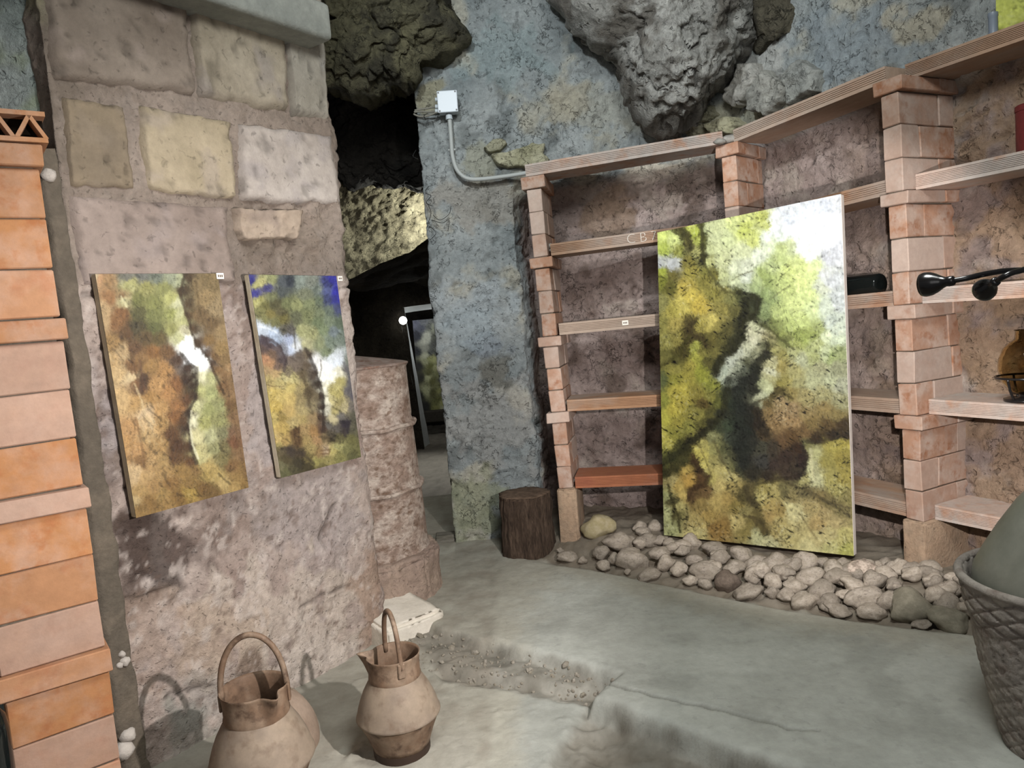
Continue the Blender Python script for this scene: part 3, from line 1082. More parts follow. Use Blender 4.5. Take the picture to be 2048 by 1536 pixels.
dk = ('#2c2823', '#4a443a')
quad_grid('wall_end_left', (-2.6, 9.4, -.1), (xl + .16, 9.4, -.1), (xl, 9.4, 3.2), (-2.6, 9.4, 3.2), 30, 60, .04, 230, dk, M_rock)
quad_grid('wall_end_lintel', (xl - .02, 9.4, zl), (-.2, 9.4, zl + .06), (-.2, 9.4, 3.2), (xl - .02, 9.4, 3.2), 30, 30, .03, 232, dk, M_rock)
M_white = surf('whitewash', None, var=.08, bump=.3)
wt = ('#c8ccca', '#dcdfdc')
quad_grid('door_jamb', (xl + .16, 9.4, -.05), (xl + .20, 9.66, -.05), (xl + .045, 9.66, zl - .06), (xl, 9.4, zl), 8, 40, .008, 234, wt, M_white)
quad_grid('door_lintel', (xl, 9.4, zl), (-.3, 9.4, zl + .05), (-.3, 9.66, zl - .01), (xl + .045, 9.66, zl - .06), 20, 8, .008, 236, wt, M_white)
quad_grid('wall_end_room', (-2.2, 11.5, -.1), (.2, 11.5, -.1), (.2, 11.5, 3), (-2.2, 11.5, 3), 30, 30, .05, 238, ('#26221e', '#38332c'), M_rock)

# ------------------------------------------------------------------ brick posts of the shelving
# mesh templates for the bricks (length along x = into the wall, y = thickness, z = height), shared by their copies


def brick_mesh(lx, ly, lz, seed, bev=0.0035):
    random.seed(seed)
    bm = bmesh.new()
    add_box(bm, Matrix.Identity(4), (lx, ly, lz), bev, 1, jitter=0.0025)
    me = bpy.data.meshes.new('brick')
    bmesh.ops.recalc_face_normals(bm, faces=bm.faces)
    bm.to_mesh(me)
    bm.free()
    return me


BR_CACHE = {}


def brick(lx, ly, lz, parent, M, mat, variant=0, name='brick'):
    key = (round(lx, 3), round(ly, 3), round(lz, 3), mat.name, variant)
    if key not in BR_CACHE:
        me = brick_mesh(lx, ly, lz, hash(key[:3]) % 999 + variant)
        me.materials.append(mat)
        BR_CACHE[key] = me
    o = bpy.data.objects.new(name, BR_CACHE[key])
    C.objects.link(o)
    o.parent = parent
    o.matrix_basis = parent.matrix_basis.inverted() @ M
    return o


def post(label, top, bot, inw, caps, foot, depth_bricks, mat, w=0.082, wc=0.132, capd=0.0, foot_size=None, y=None, nb=3, z_low=None, patterns=None, extra_below=0):
    """a stacked-brick post. top / bot: points on the front centre line; caps: list of (z0, z1); foot: (z0, z1) or None"""
    inw = Vector(inw).normalized()
    side = inw.cross(Vector((0, 0, 1))).normalized()        # to the viewer's right of the post
    t0, t1 = Vector(bot), Vector(top)

    def front(z):
        k = (z - t0.z) / (t1.z - t0.z)
        return t0 + (t1 - t0) * k
    base = front(foot[0] if foot else z_low)
    root = thing('brick_post', (base.x, base.y, base.z), label, 'post', 'brick posts of the shelves')
    lean = (t1 - t0) / (t1.z - t0.z)

    def put(z0, z1, d0, d1, wd, gap=0.004, off=0.0, nm='brick', m=mat, sh=0.0):
        zc = (z0 + z1) / 2
        f = front(zc)
        cpos = f + inw * ((d0 + d1) / 2) + side * (off + random.uniform(-.003, .003))
        M = frame(cpos, inw, None, (lean.x, lean.y, 1))
        # mesh y axis = z cross x
        return brick(d1 - d0 - gap, wd + random.choice((0, .003)), z1 - z0 - gap, root, M, m, random.randint(0, 1), nm)
    levels = sorted(caps)
    # joints of dark mortar inside the stack, one thin core
    for i, (z0, z1) in enumerate(levels):
        for (d0, d1) in ([(-.012 - capd, 0.25), (0.25, depth_bricks)] if depth_bricks > .3 else [(-.012 - capd, depth_bricks + .01)]):
            put(z0, z1, d0, d1, wc)
        zt = z0
        zb = levels[i - 1][1] if i else (foot[1] if foot else z_low)
        hh = (zt - zb) / nb if i or not extra_below else (zt - zb) / extra_below
        n = nb if i or not extra_below else extra_below
        for k in range(n):
            a, b = zb + hh * k, zb + hh * (k + 1)
            if depth_bricks > .3:
                cut = [0.25, 0.125, 0.27][(k + i) % 3]
                put(a, b, 0, cut, w)
                put(a, b, cut, depth_bricks - .01, w)
            else:
                put(a, b, 0, depth_bricks, w)
    # mortar core, slightly recessed so that the joints read
    zb = foot[1] if foot else z_low
    zt = levels[-1][1] - .005
    bm = bmesh.new()
    f0, f1 = front(zb), front(zt)
    hw = w * .5 - .007
    ring = []
    for f, zz in ((f0, zb), (f1, zt)):
        ring.append([bm.verts.new(f + inw * d + side * s) for d, s in ((.007, -hw), (depth_bricks - .018, -hw), (depth_bricks - .018, hw), (.007, hw))])
    for k in range(4):
        bm.faces.new((ring[0][k], ring[0][(k + 1) % 4], ring[1][(k + 1) % 4], ring[1][k]))
    bm.faces.new(ring[0])
    bm.faces.new(ring[1])
    bm_obj('mortar_joints', bm, M_mortar_and_strip, root)
    if foot:
        bm = bmesh.new()
        fz = (foot[0] + foot[1]) / 2
        fw, fd = foot_size
        f = front(fz)
        vs = add_box(bm, Matrix.Identity(4), (fd, fw, foot[1] - foot[0]), .014, 2)
        bmesh.ops.subdivide_edges(bm, edges=bm.edges[:], cuts=3, use_grid_fill=True)
        for v in bm.verts:
            v.co += Vector((random.uniform(-1, 1), random.uniform(-1, 1), random.uniform(-1, 1))) * .0025
        bmesh.ops.transform(bm, matrix=frame(f + inw * (fd / 2 - .015), inw, None), verts=bm.verts[:])
        bm_obj('footing', bm, M_foot, root, autosmooth=50)
    return root, front, inw, side


random.seed(11)
M_mortar_grey = surf('mortar_grey', L('#8f8c86'), L('#a09c96'), scale=14, var=.2, bump=.4)
yL, yM, yR = 4.30, 4.10, 3.27


def zat(px_, py_, yy):
    return at_y(px_, py_, yy).z


capsL = [(zat(x, b, yL), zat(x, t, yL)) for x, t, b in [(1066, 352, 378), (1081, 514, 537), (1100, 672, 693), (1117, 824, 846)]]
capsR = [(zat(x, b, yR), zat(x, t, yR)) for x, t, b in [(1778, 157, 187), (1790, 384, 411), (1798, 611, 639), (1815, 831, 860)]]
capsM = [(a[0] * .55 + b[0] * .45, a[1] * .55 + b[1] * .45) for a, b in zip(capsL, capsR)]
dz = zat(1450, 287, yM) - capsM[0][1]
capsM[0] = (capsM[0][0] + dz, capsM[0][1] + dz)
zfL, zfR = zat(1140, 977, yL), zat(1820, 1042, yR)
postL, frL, inL, sdL = post('slender brick shelf post behind the log, left end of the shelving', at_y(1066, 362, yL), at_y(1131, 976, yL), (0.21, 0.98, 0), capsL, (0.06, zfL), .37, M_brick_far,
                            foot_size=(.115, .30))
postM, frM, inMd, sdM = post('brick shelf post in the corner, largely hidden by the big painting', at_y(1455, 300, yM), at_y(1496, 900, yM), (0.68, 0.73, 0), capsM, (0.06, .47), .34, M_brick_far,
                             foot_size=(.115, .28))
postR, frR, inR, sdR = post('tall brick shelf post right of the big painting, seen broadside', at_y(1777, 180, yR), at_y(1827, 1000, yR), (0.89, 0.455, 0), capsR, (0.04, zfR), .385, M_brick_far,
                            foot_size=(.115, .34))
# the post nearest the camera
yK = 2.17
capsK = [(zat(x, b, yK), zat(x, t, yK)) for x, t, b in [(80, 289, 337), (132, 634, 680), (184, 970, 1014), (228, 1292, 1338)]]
aK = Vector((0.80, 0.60, 0)).normalized()
sK = aK.cross(Vector((0, 0, 1)))
rt = at_y(79, 320, yK) - aK * .265 - sK * .041
rb = at_y(240, 1500, yK) - aK * .265 - sK * .041
M_brick_near = surf('brick_clay_near', L('#a5754f'), L('#ab866e'), L('#9e6844'), scale=6, var=0.12, vscale=22, bump=0.25, bscale=70, rnd=0.10, dust=L('#a38a7c'), dist=0.006)
capsK2 = capsK + [(capsK[3][0] - (capsK[2][0] - capsK[3][0]), capsK[3][1] - (capsK[2][1] - capsK[3][1]))]
postK, frK, inK, sdK = post('orange brick post in the left foreground, cut off by the frame edge', rt, rb, aK, capsK2, None, .265, M_brick_near, w=.082, wc=.125, z_low=0.055, extra_below=1)

# ------------------------------------------------------------------ hollow clay planks


def plank_mesh(length, depth, th, ribs=6, hollow_end=False):
    """ribbed front edge towards -y, length along x, origin at the front bottom left corner"""
    prof = []
    nb = ribs
    m = th * .10
    prof.append((0.0, 0.0))
    for k in range(nb):
        z0 = m + (th - 2 * m) * k / nb
        z1 = m + (th - 2 * m) * (k + 1) / nb
        g = (z1 - z0) * .28
        prof += [(0, z0), (.0045, z0 + g * .5), (.0045, z0 + g), (0, z0 + g * 1.5)] if k else [(0, z0)]
    prof += [(0, th), (depth, th), (depth, 0)]
    V, Fq = [], []
    n = len(prof)
    cuts = 2
    for i in range(cuts):
        for (yy, zz) in prof:
            V.append((length * i / (cuts - 1), yy, zz))
    for k in range(n):
        Fq.append((k, (k + 1) % n, n + (k + 1) % n, n + k))
    Fq.append(tuple(range(n))[::-1])
    Fq.append(tuple(range(n, 2 * n)))
    return mesh_np('shelf_plank', V, Fq, False)


def plank(a, b, back, depth, label, mat, th=0.066, ribs=6, setb=0.0):
    a, b, back = Vector(a), Vector(b), Vector(back).normalized()
    x = (b - a)
    ln = x.length
    x.normalize()
    yv = (back - x * back.dot(x)).normalized()
    zv = x.cross(yv)
    me = plank_mesh(ln, depth, th, ribs)
    me.materials.append(mat)
    o = bpy.data.objects.new('shelf_plank', me)
    C.objects.link(o)
    M = Matrix((x, yv, zv)).transposed().to_4x4()
    M.translation = a + yv * setb
    o.matrix_basis = M
    return tag(o, label, 'shelf', 'ribbed clay shelf planks')


names5 = ['top', 'second', 'third', 'fourth', 'lowest']
zA_L = [c_[1] for c_ in capsL] + [zfL]
zA_M = [c_[1] for c_ in capsM] + [.478]
zA_R = [c_[1] for c_ in capsR] + [zfR]
planks = {}
for i in range(5):
    pl, pm = frL(zA_L[i]), frM(zA_M[i])
    sgn = -0.035 if i == 0 else 0.058
    d = (pm - pl).normalized()
    a = pl + d * sgn
    b = pm - d * (.02 if i == 0 else .045)
    lab = ['topmost ribbed clay shelf plank in the left bay, under the plastered wall', 'second clay shelf plank of the left bay, chalk letters on its edge',
           'third clay shelf plank of the left bay, small white sticker on its edge', 'fourth clay shelf plank from the top in the left bay', 'lowest, reddest clay shelf plank in the left bay above the pebbles'][i]
    planks['A', i] = plank(a, b, inA, .25, lab, [M_tile_dust, M_tile, M_tile, M_tile, M_tile_red][i], setb=-0.012 if i == 0 else .004)
    pr = frR(zA_R[i])
    d = (pr - pm).normalized()
    a = pm + d * (.02 if i == 0 else .10)
    b = pr - d * (.03 if i == 0 else .045)
    lab = ['topmost clay plank spanning from the corner post to the tall right post', 'second clay plank between corner post and right post, beside the painting top',
           'clay plank with a dark bottle on it, right edge of the big painting', 'whitened clay plank fourth from the top, just right of the big painting', 'lowest clay plank between the big painting and the right post'][i]
    planks['B', i] = plank(a, b, inB, .25, lab, M_tile, setb=.03)
    # bay to the right of the tall post
    dC = Vector((0.455, -0.89, 0)).normalized()
    st = pr + inR * (.115 if i == 0 else .075) + sdR * (.046 if i else .0)
    en = st + dC * 1.05 + Vector((0, 0, .0))
    lab = ['topmost ribbed plank at upper right, above the tall brick post', 'second ribbed plank in the right-hand bay, under the topmost one',
           'brightly lit ribbed plank behind the black gooseneck lamps', 'pale ribbed plank holding the amber glass lantern', 'lowest pale plank in the right-hand bay beside the demijohn'][i]
    if i == 0:
        st = st + Vector((0, 0, .0))
    planks['C', i] = plank(st, en, inR, .26, lab, M_tile_dust if i else M_tile, th=.066, ribs=8)

for rootp, (x_, y_, yy_), rr in [(postM, (1460, 279, 4.13), .034), (postM, (1480, 280, 4.15), .028), (postM, (1440, 283, 4.09), .022), (postL, (1101, 492, 4.40), .020), (postL, (1106, 500, 4.36), .015), (postL, (1128, 806, 4.36), .022), (postL, (1140, 962, 4.37), .022), (postL, (1120, 800, 4.42), .016)]:
    bm = bmesh.new()
    bmesh.ops.create_icosphere(bm, subdivisions=2, radius=rr)
    cc = at_y(x_, y_, yy_)
    for v in bm.verts:
        v.co = Vector((v.co.x * 1.4, v.co.y, v.co.z * .6)) * (1 + .35 * random.random()) + cc
    bm_obj('mortar_lump', bm, M_mortar_grey, rootp, smooth=True)
# chalk letters and sticker
M_chalk = plain('chalk', L('#d8d4cc'), .9)
pk = planks['A', 1]
for ch, cx in (('C', 1263), ('B', 1287), ('7', 1308)):
    cu = bpy.data.curves.new('chalk_letter', 'FONT')
    cu.body = ch
    cu.size = .075
    cu.extrude = .0006
    cu.align_x = 'CENTER'
    cu.align_y = 'CENTER'
    cu.offset = -.0024
    cu.materials.append(M_chalk)
    tmp = bpy.data.objects.new('chalk_letter_curve', cu)
    C.objects.link(tmp)
    bpy.context.view_layer.update()
    me = bpy.data.meshes.new_from_object(tmp.evaluated_get(bpy.context.evaluated_depsgraph_get()))
    bpy.data.objects.remove(tmp)
    o = bpy.data.objects.new('chalk_letter', me)
    C.objects.link(o)
    o.parent = pk
    p = at_plane(cx, 483 - (cx - 1287) * .12, pk.matrix_basis.translation, pk.matrix_basis.to_3x3() @ Vector((0, -1, 0)))
    lp = pk.matrix_basis.inverted() @ p
    o.matrix_basis = Matrix.Translation((lp.x, -.0012, .033)) @ Matrix.Rotation(math.radians(90), 4, 'X')
pk = planks['A', 2]
p = at_plane(1250, 640, pk.matrix_basis.translation, pk.matrix_basis.to_3x3() @ Vector((0, -1, 0)))
lp = pk.matrix_basis.inverted() @ p
bm = bmesh.new()
add_box(bm, Matrix.Translation((lp.x, -.001, .034)), (.034, .002, .026), 0)
M_paper = plain('paper', L('#e6e0d6'), .8)
M_ink = plain('ink', L('#6a5c54'), .8)
st_ = bm_obj('sticker', bm, M_paper)
st_.parent = pk
st_['label'] = 'small white paper sticker'
bm = bmesh.new()
for k in range(3):
    add_box(bm, Matrix.Translation((lp.x - .008 + k * .008, -.0022, .034)), (.005, .0006, .010), 0)
sk_ = bm_obj('sticker_print', bm, M_ink)
sk_.parent = st_

# hollow plank on the left foreground post: its cut end faces us
bm = bmesh.new()
th, dp, ln = .085, .31, .62
zt = capsK[0][1]
f = frK(zt)
o0 = f + aK * .29 + sK * .066 + Vector((0, 0, .001))
Mx = frame(o0, -sK, -aK)        # x runs away to the left, y along the cut end


def lb(bm, x0, x1, y0, y1, z0, z1):
    add_box(bm, Matrix.Translation(((x0 + x1) / 2, (y0 + y1) / 2, (z0 + z1) / 2)), (x1 - x0, y1 - y0, z1 - z0), 0)


lb(bm, 0, ln, 0, dp, 0, .013)
lb(bm, 0, ln, 0, dp, th - .013, th)
n = 4
for k in range(n):
    y0, y1 = dp * k / n, dp * (k + 1) / n
    for (ya, yb) in (((y0 + .004), (y0 + y1) / 2), ((y1 - .004), (y0 + y1) / 2)):
        v = [bm.verts.new((xx, yy + s, zz)) for xx in (0, ln) for (yy, zz) in ((ya, .012), (yb, th - .012)) for s in (-.006, .006)]
        for q_ in ((0, 1, 3, 2), (4, 6, 7, 5), (0, 2, 6, 4), (1, 5, 7, 3)):
            bm.faces.new([v[i_] for i_ in q_])
bmesh.ops.transform(bm, matrix=Mx, verts=bm.verts[:])
hp = bm_obj('hollow_plank', bm, M_brick_near)
bm = bmesh.new()
lb(bm, .05, ln - .01, .003, dp - .003, .012, th - .012)  # black filler block stands in for the shade inside the hollow cells
bmesh.ops.transform(bm, matrix=Mx, verts=bm.verts[:])
bm_obj('cell_shade', bm, plain('cell_shade_black', (.012, .009, .007), 1.0, spec=0), hp)
tag(hp, 'hollow clay plank with triangular cells on top of the left foreground post', 'shelf')

# ------------------------------------------------------------------ rusty drum on its stone base
DC = Vector((-0.862, 3.92, 0))
DR = .315
zd0, zd1 = zat(800, 1114, 3.75), zat(790, 728, 3.9)
M_rust = surf('rusted_paint', L('#8e7a6e'), L('#b0a297'), L('#6e584a'), scale=9, var=.3, vscale=36, bump=.5, bscale=70, stretch=(1, 1, 1.5), pits=.3, pscale=40, pdark=.35)
drum = thing('rusty_drum', (DC.x, DC.y, zd0), 'rust-streaked steel drum with rolled hoops behind the stone pier', 'drum')
H = zd1 - zd0
r1, r2 = (zat(845, 975, 3.78) - zd0) / H, (zat(825, 850, 3.78) - zd0) / H


def drum_prof():
    out = []
    for i in range(61):
        t = i / 60
        r = DR * (1 + .085 * (1 - t))
        for (tc_, a_) in ((r1, .010), (r2, .010)):
            r += a_ * math.exp(-((t - tc_) / .012) ** 2) - .004 * math.exp(-((t - tc_ - .03) / .012) ** 2)
        if t < .03 or t > .985:
            r += .010
        out.append((r, zd0 + t * H))
    return out


bm = bmesh.new()
add_lathe(bm, drum_prof(), 72, Matrix.Translation((DC.x, DC.y, 0)), wob=lambda a, z_: .006 * math.sin(3 * a + z_ * 4) + .003 * math.sin(7 * a - z_ * 9))
bm_obj('drum_body', bm, M_rust, drum, smooth=True)
bm = bmesh.new()
add_lathe(bm, [(DR + .012, zd1 - .002), (DR + .012, zd1 + .006), (DR - .01, zd1 + .012), (DR * .6, zd1 + .035), (DR * .2, zd1 + .058), (.01, zd1 + .062)], 64, Matrix.Translation((DC.x, DC.y, 0)))
bm_obj('drum_lid', bm, surf('rusted_lid', L('#7c6a60'), L('#8f8078'), L('#6f4c3c'), scale=9, var=.2), drum, smooth=True)
for t in (r1, r2):
    bm = bmesh.new()
    pts = [(DC.x + (DR * (1 + .085 * (1 - t)) + .008) * math.cos(a), DC.y + (DR * (1 + .085 * (1 - t)) + .008) * math.sin(a), zd0 + t * H + .004 * math.sin(9 * a)) for a in np.linspace(-math.pi, math.pi, 65)]
    add_tube(bm, pts, .012, 8)
    bm_obj('hoop', bm, M_rust, drum, smooth=True)


def rough_block(name, poly, z0, z1, mat, amp, seed, bev=.03, cols=('#8f7a6c', '#ab978a'), parent=None, tilt=0.0):
    """stone of a given plan outline, with broken edges"""
    bm = bmesh.new()
    vs = [bm.verts.new((p[0], p[1], z0)) for p in poly]
    f_ = bm.faces.new(vs)
    r = bmesh.ops.extrude_face_region(bm, geom=[f_])
    for v in [g for g in r['geom'] if isinstance(g, bmesh.types.BMVert)]:
        v.co.z = z1
        if tilt:
            v.co.z += tilt[1] * (v.co - Vector((poly[0][0], poly[0][1], z1))).dot(tilt[0])
    bmesh.ops.bevel(bm, geom=bm.edges[:], offset=bev, segments=2, affect='EDGES')
    bmesh.ops.triangulate(bm, faces=bm.faces[:])
    for _ in range(4):
        es = [e for e in bm.edges if e.calc_length() > .03]
        if not es:
            break
        bmesh.ops.subdivide_edges(bm, edges=es, cuts=1)
        bmesh.ops.triangulate(bm, faces=[f2 for f2 in bm.faces if len(f2.verts) > 3])
    bm.normal_update()
    P = np.array([v.co[:] for v in bm.verts])
    d = fbm(P, 5, 4, seed=seed) * amp + fbm(P, 18, 4, seed=seed + 1) * amp * .5
    for v, dd in zip(bm.verts, d):
        v.co += v.normal * float(dd)
    P = np.array([v.co[:] for v in bm.verts])
    me = bpy.data.meshes.new(name)
    bmesh.ops.recalc_face_normals(bm, faces=bm.faces)
    bm.to_mesh(me)
    bm.free()
    me.polygons.foreach_set('use_smooth', np.ones(len(me.polygons), bool))
    n1_ = np.clip(fbm(P, 5, 4, seed=seed + 2) + .5, 0, 1)
    set_col(me, lerp3(lin(hexc(cols[0])), lin(hexc(cols[1])), n1_))
    return new_obj(name, me, mat, parent)


pl0 = Vector((DC.x, DC.y, 0))
ringp = [(-.845 + .39 * math.cos(a), 3.88 + .38 * math.sin(a)) for a in np.linspace(0, 2 * math.pi, 12, endpoint=False)]
plinth = rough_block('stone_plinth', ringp, .06, zd0 + .012, M_pier, .022, 300, .02, ('#86736a', '#a89484'))
tag(plinth, 'rough round stone plinth under the rusty drum', 'plinth')
c0 = at_z(892, 1252, .07)
c1 = at_z(775, 1300, .07)
dv = (Vector(c0) - Vector(c1)).normalized()
bk = Vector((-dv.y, dv.x, 0))
M_wht = surf('limestone_white', None, var=.08, vscale=30, bump=.35, bscale=40)
wb_ = rough_block('corner_stone', [tuple(Vector(c1)[:2]), tuple(Vector(c0)[:2]), tuple((Vector(c0) + bk * .34 - dv * .02)[:2]), tuple((Vector(c1) + bk * .34)[:2])], .0, .155, M_wht, .006, 310, .014, ('#c4bcae', '#d8d0c4'), tilt=(bk, .13))
tag(wb_, 'pale squared limestone block at the foot of the pier', 'stone')

# ------------------------------------------------------------------ log
LC = at_z(1059, 1116, .115)
LC = Vector((LC.x, LC.y + .13, .09))
lh = zat(1059, 985, LC.y) - .09
lr = 54 / F * (LC.y - .02)
M_bark = surf('bark', L('#483a30'), L('#5c4c40'), L('#352a23'), scale=10, var=.4, vscale=40, bump=1.0, bscale=30, stretch=(3.0, 3.0, .45), dist=.02)
M_cut = surf('log_end', L('#57473a'), L('#6a584a'), scale=20, var=.2)
log = thing('tree_log', LC, 'upright section of bark-covered tree trunk against the grey pillar', 'log')
bm = bmesh.new()


def logw(a, z_):
    return .035 * math.sin(5 * a + 1.3) + .02 * math.sin(11 * a + z_ * 6) + .018 * math.sin(23 * a + 4 * math.sin(z_ * 9))


add_lathe(bm, [(lr * 1.02, 0), (lr * 1.05, .02), (lr, .1)] + [(lr * (.97 + .03 * math.sin(i)), .1 + (lh - .12) * i / 10) for i in range(1, 11)] + [(lr * .97, lh)], 120, Matrix.Translation(LC), wob=logw, caps=(True, False))
bm_obj('bark', bm, M_bark, log, smooth=True)
bm = bmesh.new()
add_lathe(bm, [(lr * .965, lh - .012), (lr * .95, lh), (lr * .8, lh + .004), (lr * .5, lh + .003), (lr * .2, lh + .004), (.004, lh + .004)], 120, Matrix.Translation(LC), wob=lambda a, z_: logw(a, lh))
bm_obj('cut_end', bm, M_cut, log, smooth=True)

# ------------------------------------------------------------------ junction box, its cables and conduit
M_pvc = plain('grey_pvc', L('#b9c2c8'), .45)
M_pvc2 = plain('conduit_pvc', L('#a4a8a6'), .55)
M_dark = plain('dark_metal', (.02, .02, .02), .4)
M_cable = plain('cable_grey', L('#77756c'), .7)


def on_wall(px_, py_, off=0.0):
    """point on the front plane of the grey wall around the opening"""
    return at_plane(px_, py_, Vector((0, 4.585 - off, 0)), Vector((0, -1, 0)))


jc = on_wall(896, 207, .035)
jb = thing('junction_box', on_wall(896, 207, 0), 'pale grey square junction box on the cave wall', 'junction box')
bm = bmesh.new()
add_box(bm, Matrix.Translation(jc) @ Matrix.Rotation(math.radians(1), 4, 'Y'), (.112, .075, .118), .008, 2)
bm_obj('box_body', bm, M_pvc, jb)
bm = bmesh.new()
add_box(bm, Matrix.Translation(jc + Vector((0, -.040, 0))) @ Matrix.Rotation(math.radians(1), 4, 'Y'), (.118, .014, .124), .005, 2)
lid = bm_obj('lid', bm, plain('box_lid', L('#c6ced6'), .4), jb)
for sx in (-1, 1):
    for sz in (-1, 1):
        bm = bmesh.new()
        bmesh.ops.create_cone(bm, cap_ends=True, segments=12, radius1=.005, radius2=.005, depth=.004,
                              matrix=Matrix.Translation(jc + Vector((sx * .049, -.048, sz * .052))) @ Matrix.Rotation(math.radians(90), 4, 'X'))
        bm_obj('screw', bm, M_dark, lid)
for k, (y0, pts) in enumerate([(200, [(876, 203), (868, 206), (858, 212)]), (212, [(874, 213), (860, 216), (845, 218), (829, 221)]), (222, [(874, 222), (858, 224), (842, 223), (828, 224)]), (229, [(874, 224), (858, 231), (840, 233), (827, 228)])]):
    if k == 0:
        continue
    bm = bmesh.new()
    add_tube(bm, smooth_path([on_wall(x_, y_, .045 if i_ == 0 else .03) for i_, (x_, y_) in enumerate(pts)], 5), .0055, 7)
    bm_obj('cable', bm, M_cable, jb, smooth=True)
for yy in (199, 213, 222):
    bm = bmesh.new()
    bmesh.ops.create_cone(bm, cap_ends=True, segments=12, radius1=.012, radius2=.011, depth=.02, matrix=Matrix.Translation(on_wall(874, yy, .04)) @ Matrix.Rotation(math.radians(90), 4, 'Y'))
    bm_obj('cable_gland', bm, M_pvc, jb)
conduit = thing('conduit', on_wall(900, 232, .03), 'grey corrugated electrical conduit bending from the junction box to the shelves', 'conduit')
bm = bmesh.new()
path = smooth_path([on_wall(x_, y_, .035) for x_, y_ in [(899, 236), (901, 262), (903, 290), (905, 312), (912, 336), (924, 351), (940, 358), (965, 358), (1000, 354), (1035, 349), (1062, 344)]], 14)
for i in range(0, 1):
    add_tube(bm, path, .0125, 10, rfun=None)
# corrugation rings along the tube
for i, v in enumerate(bm.verts):
    ring = i // 10
    if ring % 2 == 0 and ring < 62:
        cpt = path[ring]
        v.co = cpt + (v.co - cpt) * 1.10
bm_obj('conduit_tube', bm, M_pvc2, conduit, smooth=True)
bm = bmesh.new()
bmesh.ops.create_cone(bm, cap_ends=True, segments=14, radius1=.021, radius2=.018, depth=.03, matrix=Matrix.Translation(on_wall(898, 234, .035)))
bm_obj('conduit_socket', bm, M_pvc, conduit, smooth=False)
bm = bmesh.new()
add_box(bm, Matrix.Translation(on_wall(904, 300, .022)), (.045, .02, .012), .003)
bm_obj('pipe_clip', bm, M_pvc2, conduit)

# a few rusty lath wires on the edge of the opening
lath = thing('lath_wire', on_wall(862, 400), 'rusty lath wire ends sticking out of the plaster edge', 'wire')
for pts in [[(858, 372), (850, 385), (862, 392), (852, 405), (864, 412)], [(866, 430), (880, 440), (898, 428), (902, 412)], [(864, 440), (884, 446), (898, 440), (896, 462)], [(850, 400), (862, 424), (856, 446)], [(858, 452), (872, 466), (860, 480)],
            [(852, 240), (848, 232), (856, 226)], [(836, 318), (826, 312), (832, 300)]]:
    bm = bmesh.new()
    add_tube(bm, smooth_path([on_wall(x_, y_, .01 + .03 * (i_ % 2)) for i_, (x_, y_) in enumerate(pts)], 5), .0018, 5)
    bm_obj('wire', bm, M_dark, lath, smooth=True)

# ------------------------------------------------------------------ paintings
def pts(s, ox, oy, k):
    out = []
    for tok in s.split():
        x_, y_, c_ = tok.split(',')
        out.append((ox + float(x_) / k, oy + float(y_) / k) + tuple(hexc(c_)))
    return out


